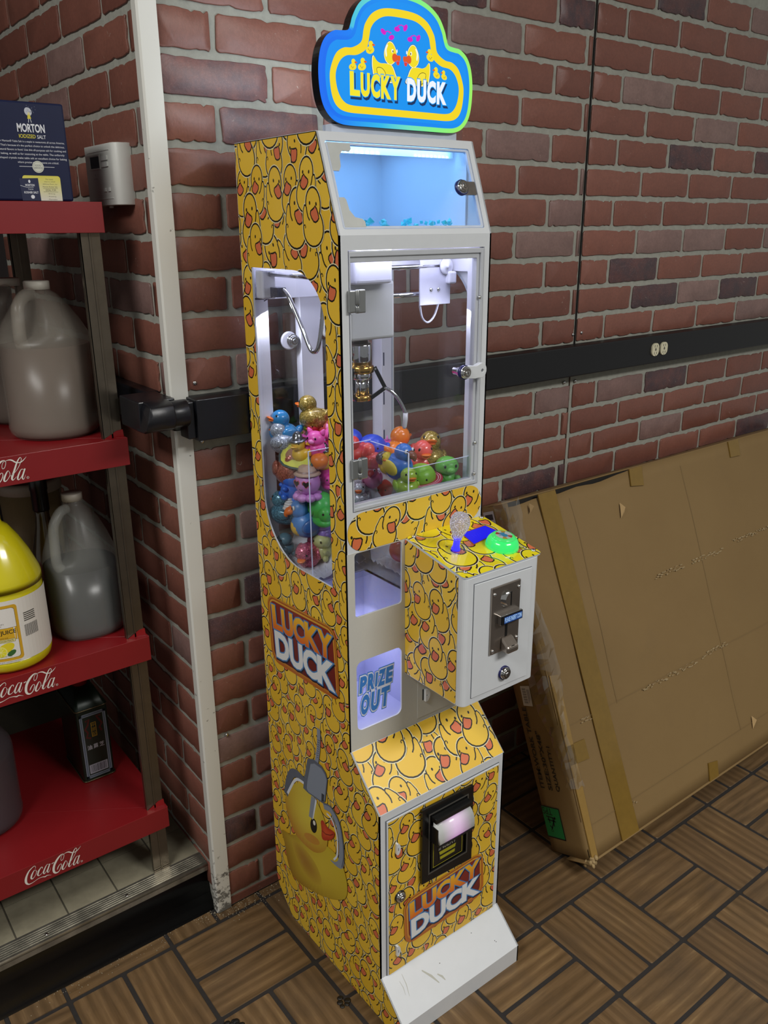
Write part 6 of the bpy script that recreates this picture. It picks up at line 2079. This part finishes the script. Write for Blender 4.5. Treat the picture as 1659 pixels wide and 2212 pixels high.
# salt box on the top tray
SBX0, SBX1, SBY, SBZ0, SBZ1 = -.2950, -.1085, .0660, 1.4365, 1.5765
t = thing('salt_box', 'navy blue carton of iodized salt on the top red tray', 'carton', ((SBX0 + SBX1) / 2, .13, SBZ0))
navy = M('navy_carton', '#10183a', .5, var=.06, spec=.25)
boxpart('carton', (SBX0, SBX1, SBY, .20, SBZ0 + .0005, SBZ1), navy, t, .003)
P = Print()
W_ = '#d9dadf'; YE = '#d3c53a'
P.text('MORTON', -.1806, -.1408, 1.5345, 1.5455, W_, 1, bold=.03)
P.text('IODIZED', -.1795, -.1555, 1.5260, 1.5310, YE, 1, bold=.012); P.text('SALT', -.1530, -.1405, 1.5258, 1.5308, W_, 1, bold=.01)
# small walking figure with umbrella, plain silhouettes
P.ell(-.1620, 1.5625, .0052, .0060, '#b9bcc4', 1, 25); P.poly([(-.1630, 1.5590), (-.1600, 1.5590), (-.1585, 1.5530), (-.1640, 1.5525)], YE, 2); P.ell(-.1612, 1.5600, .0016, .0018, '#d8ce90', 3)
P.stroke([(-.1622, 1.5527), (-.1632, 1.5475)], .0008, W_, 2); P.stroke([(-.1600, 1.5527), (-.1588, 1.5478)], .0008, W_, 2)
for k in range(18): P.ell(-.158 + rb_.uniform(-.006, .007), 1.565 + rb_.uniform(-.006, .007), .0004, .0004, '#8a90a6', 1, n=6)
TXL = ('Our Morton\u00ae Table Salt is a staple in restaurants all across America,', "That's because it's the perfect choice to unlock the delicious,", 'natural flavors in food. Use this all-purpose salt for cooking and', 'baking, as well as for seasoning at the table. The uniformly', 'shaped crystals make table salt an excellent choice for baking,', 'where precise measurements are critical.')
for k, (line, a, b2) in enumerate(zip(TXL, (-.2120, -.2080, -.2110, -.2090, -.2110, -.1865), (-.1135, -.1140, -.1125, -.1155, -.1120, -.1255))):
    zc = 1.5225 - k * .0058
    P.text(line, a, b2, zc - .0036, zc, W_, 1)
P.stroke([(-.1850, 1.4860), (-.1330, 1.4860)], .0006, W_, 1)
P.ell(-.1575, 1.4860, .0085, .0085, '#c9cabb', 2); P.ell(-.1575, 1.4860, .0072, .0072, '#6b6f78', 3); P.ell(-.1575, 1.4860, .0068, .0068, '#c9cabb', 4)
P.text('FOOD', -.1620, -.1530, 1.4868, 1.4892, '#2b3048', 5); P.text('SERVICE', -.1635, -.1515, 1.4832, 1.4858, '#2b3048', 5)
P.rr(-.1830, -.1265, 1.4200, 1.4735, .004, grad('#d3c94c', '#cfccc0', 1.470, 1.450), 1)
P.poly([(-.1865, 1.4300), (-.1590, 1.4300), (-.1600, 1.4700), (-.1880, 1.4690)], '#141c40', 2)
P.text('MORTON', -.1800, -.1665, 1.4582, 1.4612, W_, 3, bold=.02); P.ell(-.1735, 1.4650, .0016, .0022, W_, 3)
P.text('Coarse', -.1765, -.1690, 1.4530, 1.4552, W_, 3); P.text('KOSHER SALT', -.1830, -.1620, 1.4478, 1.4508, W_, 3, bold=.02); P.ell(-.1710, 1.4430, .0028, .0028, W_, 3)
P.stroke([(-.1875, 1.4590), (-.178, 1.4565), (-.168, 1.4568)], .0005, W_, 3)
for k, line in enumerate(('For more', 'ways to unlock', 'delicious flavor, try', 'Morton Kosher Salt.')):
    hw = (.0055, .0085, .0110, .0112)[k]
    P.text(line, -.1430 - hw, -.1430 + hw, 1.4675 - k * .0036, 1.4697 - k * .0036, '#3b3a24', 2)
P.stroke([(-.1540, 1.4553), (-.1320, 1.4553)], .0004, '#3b3a24', 2); P.text('IDEAL FOR:', -.1505, -.1345, 1.4515, 1.4543, '#3b3a24', 2); P.stroke([(-.1540, 1.4503), (-.1320, 1.4503)], .0004, '#3b3a24', 2)
for k, line in enumerate(('- Brining', '- Roasting', '- Marinades')): P.text(line, -.1490, -.1370 + .0012 * k, 1.4465 - k * .0040, 1.4485 - k * .0040, '#3b3a24', 2)
P.build('printed_front', t, lambda u, v, h: Vector((u, SBY - h, v)), MAT['paper'], [[(SBX0 + .004, SBZ0 + .001), (SBX1 - .004, SBZ0 + .001), (SBX1 - .004, SBZ1 - .003), (SBX0 + .004, SBZ1 - .003)]], lift=.0003, step=2e-5)
wn = Print()
for k in range(7): wn.poly([(.070 + rb_.uniform(0, .003), SBZ1 - .012 - k * .010), (.073 + rb_.uniform(0, .003), SBZ1 - .012 - k * .010), (.074, SBZ1 - .020 - k * .010), (.070, SBZ1 - .020 - k * .010)], '#5a6485', 0)
wn.build('worn_edge', t, lambda u, v, h: Vector((SBX1 + h, u, v)), MAT['paper'], lift=.0003)

# thermostat on the left wall
t = thing('thermostat', 'grey-white wall thermostat with a small screen on the left brick wall', 'thermostat', (-.015, .147, 1.480))
ths = M('thermostat_plastic', '#d6d6d0', .45, var=.02); 
prof = [(.0800, .0), (.0790, -.010), (.0800, -.022), (.0860, -.029), (.0940, -.031), (.2140, -.031), (.2165, -.029), (.2165, .0)]
b_ = MB()
n = len(prof)
b_.add([(x - .0005, y, z) for z in (1.4330, 1.5285) for y, x in prof], [(i, (i + 1) % n, n + (i + 1) % n, n + i) for i in range(n)], 0, True)
b_.add([(x - .0005, y, 1.4330) for y, x in prof], [tuple(range(n))[::-1]]); b_.add([(x - .0005, y, 1.5285) for y, x in prof], [tuple(range(n))])
b_.build('case', ths, t, .001)
fth = lambda u, v, h: Vector((-.0315 - h, -u, v))
MB().plate([(-.1900, 1.4925), (-.1465, 1.4925), (-.1465, 1.5110), (-.1900, 1.5110)], [], fth, 0, .0006).build('screen', M('thermostat_lcd', '#1a2030', .15), t)
MB().plate([(-.1925, 1.4905), (-.1445, 1.4905), (-.1445, 1.5130), (-.1925, 1.5130)], [[(-.1900, 1.4925), (-.1465, 1.4925), (-.1465, 1.5110), (-.1900, 1.5110)]], fth, 0, .0012).build('screen_bezel', ths, t)
for z in (1.5065, 1.4965):
    MB().plate(rrect(-.1380, -.1085, z - .0035, z + .0035, .001), [], fth, 0, .0022).build('button', M('thermostat_button', '#dadad6', .4) if z > 1.5 else bpy.data.materials['thermostat_button'], t, .0006)
for u in (-.1310, -.1130):
    MB().plate([(u - .005, 1.4545), (u + .005, 1.4545), (u + .005, 1.4605), (u - .005, 1.4605)], [], fth, 0, .0020).build('slide_switch', bpy.data.materials['thermostat_button'], t, .0006)
MB().plate([(-.1970, 1.4430), (-.0980, 1.4430), (-.0980, 1.4442), (-.1970, 1.4442)], [], fth, 0, .0008).build('vent_line', ths, t)
MB().plate([(-.2010, 1.5178)] + [(-.2010 + .101 * i / 8, 1.5178 + .0022 * math.sin(math.pi * i / 8) + .0008) for i in range(9)] + [(-.1000, 1.5178)], [], fth, 0, .0009).build('brow_line', ths, t)
P = Print().rect(-.1728, -.1718, 1.4805, 1.4835, '#4a4a4a', 0).text('HEAT COOL', -.1800, -.1630, 1.4750, 1.4770, '#6b6b69', 0)
P.build('lettering', t, fth, MAT['paper'], lift=.0004)
MB().tube([(-.018, .150, 1.4335), (-.018, .150, 1.4290)], .004, 10).build('cable_grommet', MAT['bracket'], t)

# ------------------------------------------------------------------ long carton leaning on the right wall
TH_ = R(22)
carton = thing('cardboard_carton', 'long flat cardboard carton with brown tape leaning on the brick wall', 'carton', (.7050, -.3175, .0012), (-TH_, 0, 0))
CL, CD, CH = 1.32, .1195, .826
cardm, nt, b, o_ = nodes_of('kraft_cardboard')
vec = obj_coords(nt, False)
st = obj_coords(nt, False, (1.0, 1.0, 1.0))
big = noise(nt, vec, 3.0, 4, .6)
fine = noise(nt, obj_coords(nt, False, (12, 60, 240)), 4, 3)
c = mixc(nt, big, lin('#7b6139'), lin('#8b7146'))
c = mixc(nt, mth(nt, 'MULTIPLY', fine, .25), c, lin('#7d6440'))
dirt = ramp(nt, noise(nt, vec, 9, 5, .7), [(.56, 0.0), (.75, .35)])
c = mixc(nt, dirt, c, lin('#7a623f'))
nt.links.new(c, b.inputs['Base Color']); b.inputs['Roughness'].default_value = .75
bump(nt, b, mth(nt, 'ADD', noise(nt, vec, 14, 4), mth(nt, 'MULTIPLY', fine, .15)), .25, .004)
# local axes: x along, y = -front, z up the slope; faces as slightly rumpled grids
def rumple(name, nu, nv, f, amp, seed, thick, parent):
    rr3 = random.Random(seed)
    ph = [(rr3.uniform(2, 9), rr3.uniform(2, 9), rr3.uniform(0, 6), rr3.uniform(.3, 1)) for _ in range(6)]
    vs = []
    for back in (0, 1):
        for j in range(nv + 1):
            for i in range(nu + 1):
                u, v = i / nu, j / nv
                e_ = min(1, min(u, 1 - u) * 12) * min(1, min(v, 1 - v) * 8)
                d = sum(a * math.sin(p * u * 3 + q * v * 3 + s_) for p, q, s_, a in ph) / 3 * amp * e_
                vs.append(f(u, v, d - back * thick))
    N = (nu + 1) * (nv + 1)
    fs = []
    for j in range(nv):
        for i in range(nu):
            a = j * (nu + 1) + i
            fs.append((a, a + 1, a + nu + 2, a + nu + 1)); fs.append((N + a + nu + 1, N + a + nu + 2, N + a + 1, N + a))
    edge = [i for i in range(nu + 1)] + [j * (nu + 1) + nu for j in range(1, nv + 1)] + [nv * (nu + 1) + i for i in range(nu - 1, -1, -1)] + [j * (nu + 1) for j in range(nv - 1, 0, -1)]
    for a, b2 in zip(edge, edge[1:] + edge[:1]): fs.append((a, N + a, N + b2, b2))
    m = MB(); m.add(vs, fs, 0, True)
    return m.build(name, cardm, parent, world=False)
gap_ = lambda u: max(0, min(1, (.345 - u) * 14)) * (.8 + .2 * math.sin(u * 60))
rumple('front_face', 44, 26, lambda u, v, d: Vector((u * CL, -CD - d + (.006 * max(0, v - .9) * 10 * gap_(u)), v * (CH - .011 * gap_(u)))), .0022, 3, .004, carton)
rumple('end_face', 6, 26, lambda u, v, d: Vector((-d, -u * CD, v * CH)), .0016, 5, .004, carton)
rumple('end_face', 6, 20, lambda u, v, d: Vector((CL + d, -u * CD, v * CH)), .0012, 6, .004, carton)
rumple('back_face', 30, 18, lambda u, v, d: Vector((u * CL, d * .2 - .002, v * CH)), .001, 7, .004, carton)
rumple('bottom_face', 30, 6, lambda u, v, d: Vector((u * CL, -v * CD, .001)), .0, 8, .003, carton)
rumple('bottom_flap', 30, 3, lambda u, v, d: Vector((-.012 + u * (CL + .012), -CD * (.45 + .60 * v), -.004 - d * .8 + .003 * v)), .0016, 9, .0025, carton)
# top is open along its front edge: back flap with a dark gap
rumple('top_flap', 40, 5, lambda u, v, d: Vector((u * CL, -v * CD * (.76 if u < .34 else .76 + .235 * min(1, (u - .34) * 6)), CH + .0015 + d + .004 * (1 - v) * math.sin(u * 9) * .3)), .0018, 11, .003, carton)
boxpart('inner_shade_block', (.006, CL - .006, -CD + .016, -.006, CH - .060, CH - .002), M('carton_inner_shade', '#15110c', .9), carton, world=False)  # near-black block in the opening stands in for the shade inside the carton
tape = M('brown_packing_tape', '#806428', .22, var=.08, vscale=50, coat=.35, bmp=.05)
tape_l = M('glossy_clear_tape', '#97783f', .22, var=.05, vscale=80, coat=.5, bmp=.15)
def tape_strip(pts, mat_, name='tape_strip'):
    m = MB()
    n = len(pts)
    m.add([(u, -CD - .0042, v) for u, v in pts] + [(u, -CD - .0008, v) for u, v in pts], [tuple(range(n))] + [(i, (i + 1) % n, n + (i + 1) % n, n + i) for i in range(n)])
    m.build(name, mat_, carton, world=False)
tape_strip([(.1080, .0005), (.1690, .0005), (.1570, .8265), (.0990, .8265)], tape)
tape_strip([(.433, .8265), (.484, .8265), (.475, .777), (.426, .784)], tape)
tape_strip([(.474, .045), (.511, .038), (.502, .0005), (.463, .0005)], tape)
tape_strip([(.003, .266), (.064, .262), (.065, .216), (.003, .222)], tape)
tape_strip([(.0015, .0005), (.0200, .0005), (.0300, .4240), (.0030, .4300)], tape_l)
tape_strip([(.880, .8265), (.930, .8265), (.925, .780), (.876, .782)], tape)
# scuffs on the front
P = Print()
rs = random.Random(12)
for u0, u1, v in ((.30, .52, .300), (.55, .67, .305), (.07, .10, .300), (.44, .56, .546), (.60, .74, .546), (.80, .99, .555), (.16, .19, .062)):
    u = u0
    while u < u1:
        P.ell(u, v + rs.uniform(-.006, .006), rs.uniform(.003, .008), rs.uniform(.0005, .0020), ('#98835f', '#9c8762', '#a18d6a')[rs.randrange(3)], rs.randrange(6), rs.uniform(-8, 8), 10)
        u += rs.uniform(.003, .009)
for a, b2 in (((.0, .305), (CL, .300)), ((.0, .075), (CL, .072)), ((.20, .30), (.205, .80)), ((.64, .075), (.645, .80))):
    P.stroke([a, ((a[0] + b2[0]) / 2, (a[1] + b2[1]) / 2 + .001), b2], .0011, '#7b6440', 7)
sc_ = P.build('scuffs_and_creases', None, lambda u, v, h: Vector((u, -CD - h, v)), MAT['paper'], lift=.0030, step=3e-5)
sc_.parent = carton; sc_['kind'] = 'stuff'
# torn dents
for u, v, w in ((.372, .735, .020), (.700, .075, .018), (.068, .802, .012)):
    m = MB()
    m.add([(u - w * .5, -CD - .003, v - w), (u + w * .4, -CD - .003, v - w * .4), (u + w * .2, -CD - .012, v + w * .2), (u - w * .1, -CD - .003, v + w * .9)], [(0, 1, 2), (1, 3, 2), (3, 0, 2)])
    m.build('torn_flap', M('torn_kraft', '#b39566', .8) if u == .372 else bpy.data.materials['torn_kraft'], carton, world=False)
# printing, sticker and green panel on the end face: u = toward the front, v = up
P = Print()
INK = '#231c14'
def up(body, w_, v0, v1, hgt):
    """text that reads upward along v; w_ = its left-hand base line"""
    Q = Print().text(body, v0, v1, 0, hgt, INK, 3, bold=.02)
    for pts, c_, l in Q.p: P.poly([(w_ - y_, x_) for x_, y_ in pts], c_, l)
up('ITEM:WORK TABLE', .0270, .158, .352, .0125)
up('SIZE:30"X48"', .0520, .156, .296, .0125)
up('QUANTITY:1', .0770, .156, .262, .0125)
P.rect(.0010, .0570, .0360, .1130, '#0f1512', 1); P.rect(.0010, .0550, .0390, .1105, '#1c7a3e', 2)
Q = Print().text('TPS', .010, .040, .0, .0165, '#12231a', 3, bold=.01)
for pts, c_, l in Q.p: P.poly([(.0450 - x_ - .003, .1090 - y_) for x_, y_ in pts], c_, l)
for a, b2 in (((.010, .088), (.040, .086)), ((.012, .080), (.038, .078)), ((.038, .090), (.020, .058)), ((.030, .086), (.030, .066)), ((.016, .086), (.018, .072)), ((.022, .060), (.016, .066))):
    P.stroke([a, b2], .0034, '#12231a', 3)
P.stroke([(.020 + .003 * math.cos(q), .0545 + .003 * math.sin(q)) for q in (k * .7 for k in range(10))], .0014, '#12231a', 4)
P.poly([(.0230, .3560), (.0530, .3560), (.0560, .4050), (.0260, .4030)], '#c9c7c4', 2)
for k in range(18):
    P.rect(.0290, .0410, .362 + k * .0021, .362 + k * .0021 + (.0007, .0012, .0005)[k % 3], '#232220', 3)
for k in range(3): P.rect(.0440 + k * .003, .0455 + k * .003, .364 + k * .004, .396, '#6c6a78', 3)
P.rect(.040, .075, .770, .815, '#bdbcc0', 2); P.rect(.045, .070, .795, .808, '#3b3840', 3)
en = P.build('printed_end', None, lambda u, v, h: Vector((-h, -u, v)), MAT['paper'], lift=.0024, step=3e-5)
en.parent = carton
en['kind'] = 'stuff'
# stretch film bunched along the front left edge
film = clear_mat('stretch_film', (.96, .95, .93), 4.0, .12, haze=.05, hazecol=(.8, .74, .62))
rf = random.Random(8)
def film_strip(v0, v1, wob, seed, name='stretch_film'):
    rr4 = random.Random(seed)
    n = 46
    rows_ = []
    for i in range(n + 1):
        v = v0 + (v1 - v0) * i / n
        row = []
        for k in range(6):
            t_ = k / 5
            wv = wob * math.sin(v * 19 + seed)
            if t_ < .5: p = (-.0035 - rr4.uniform(0, .006) , -CD + .05 * (1 - t_ * 2) * (.8 + .5 * math.sin(v * 13 + seed)) + wv, v)
            else: p = (.030 * (t_ - .5) * 2 * (.8 + .4 * math.sin(v * 17)), -CD - .0050 - rr4.uniform(0, .006), v)
            row.append((p[0], p[1], p[2] + rr4.uniform(-.006, .006)))
        rows_.append(row)
    m = MB()
    m.add([p for r_ in rows_ for p in r_], [(i * 6 + k, i * 6 + k + 1, (i + 1) * 6 + k + 1, (i + 1) * 6 + k) for i in range(n) for k in range(5)], 0, False)
    m.build(name, film, carton, world=False, recalc=False)
film_strip(.170, .830, .004, 2)
cr = MB()
for k in range(9):
    cr.ell((rf.uniform(-.012, .014), -CD + rf.uniform(-.010, .016), rf.uniform(-.012, .012)), (rf.uniform(.006, .013), rf.uniform(.004, .009), rf.uniform(.002, .006)), 8, 5, rot=(rf.uniform(0, 90), rf.uniform(0, 90), rf.uniform(0, 90)))
cr.build('crushed_corner', M('crushed_kraft', '#a1895f', .8, var=.12, vscale=120), carton, world=False)
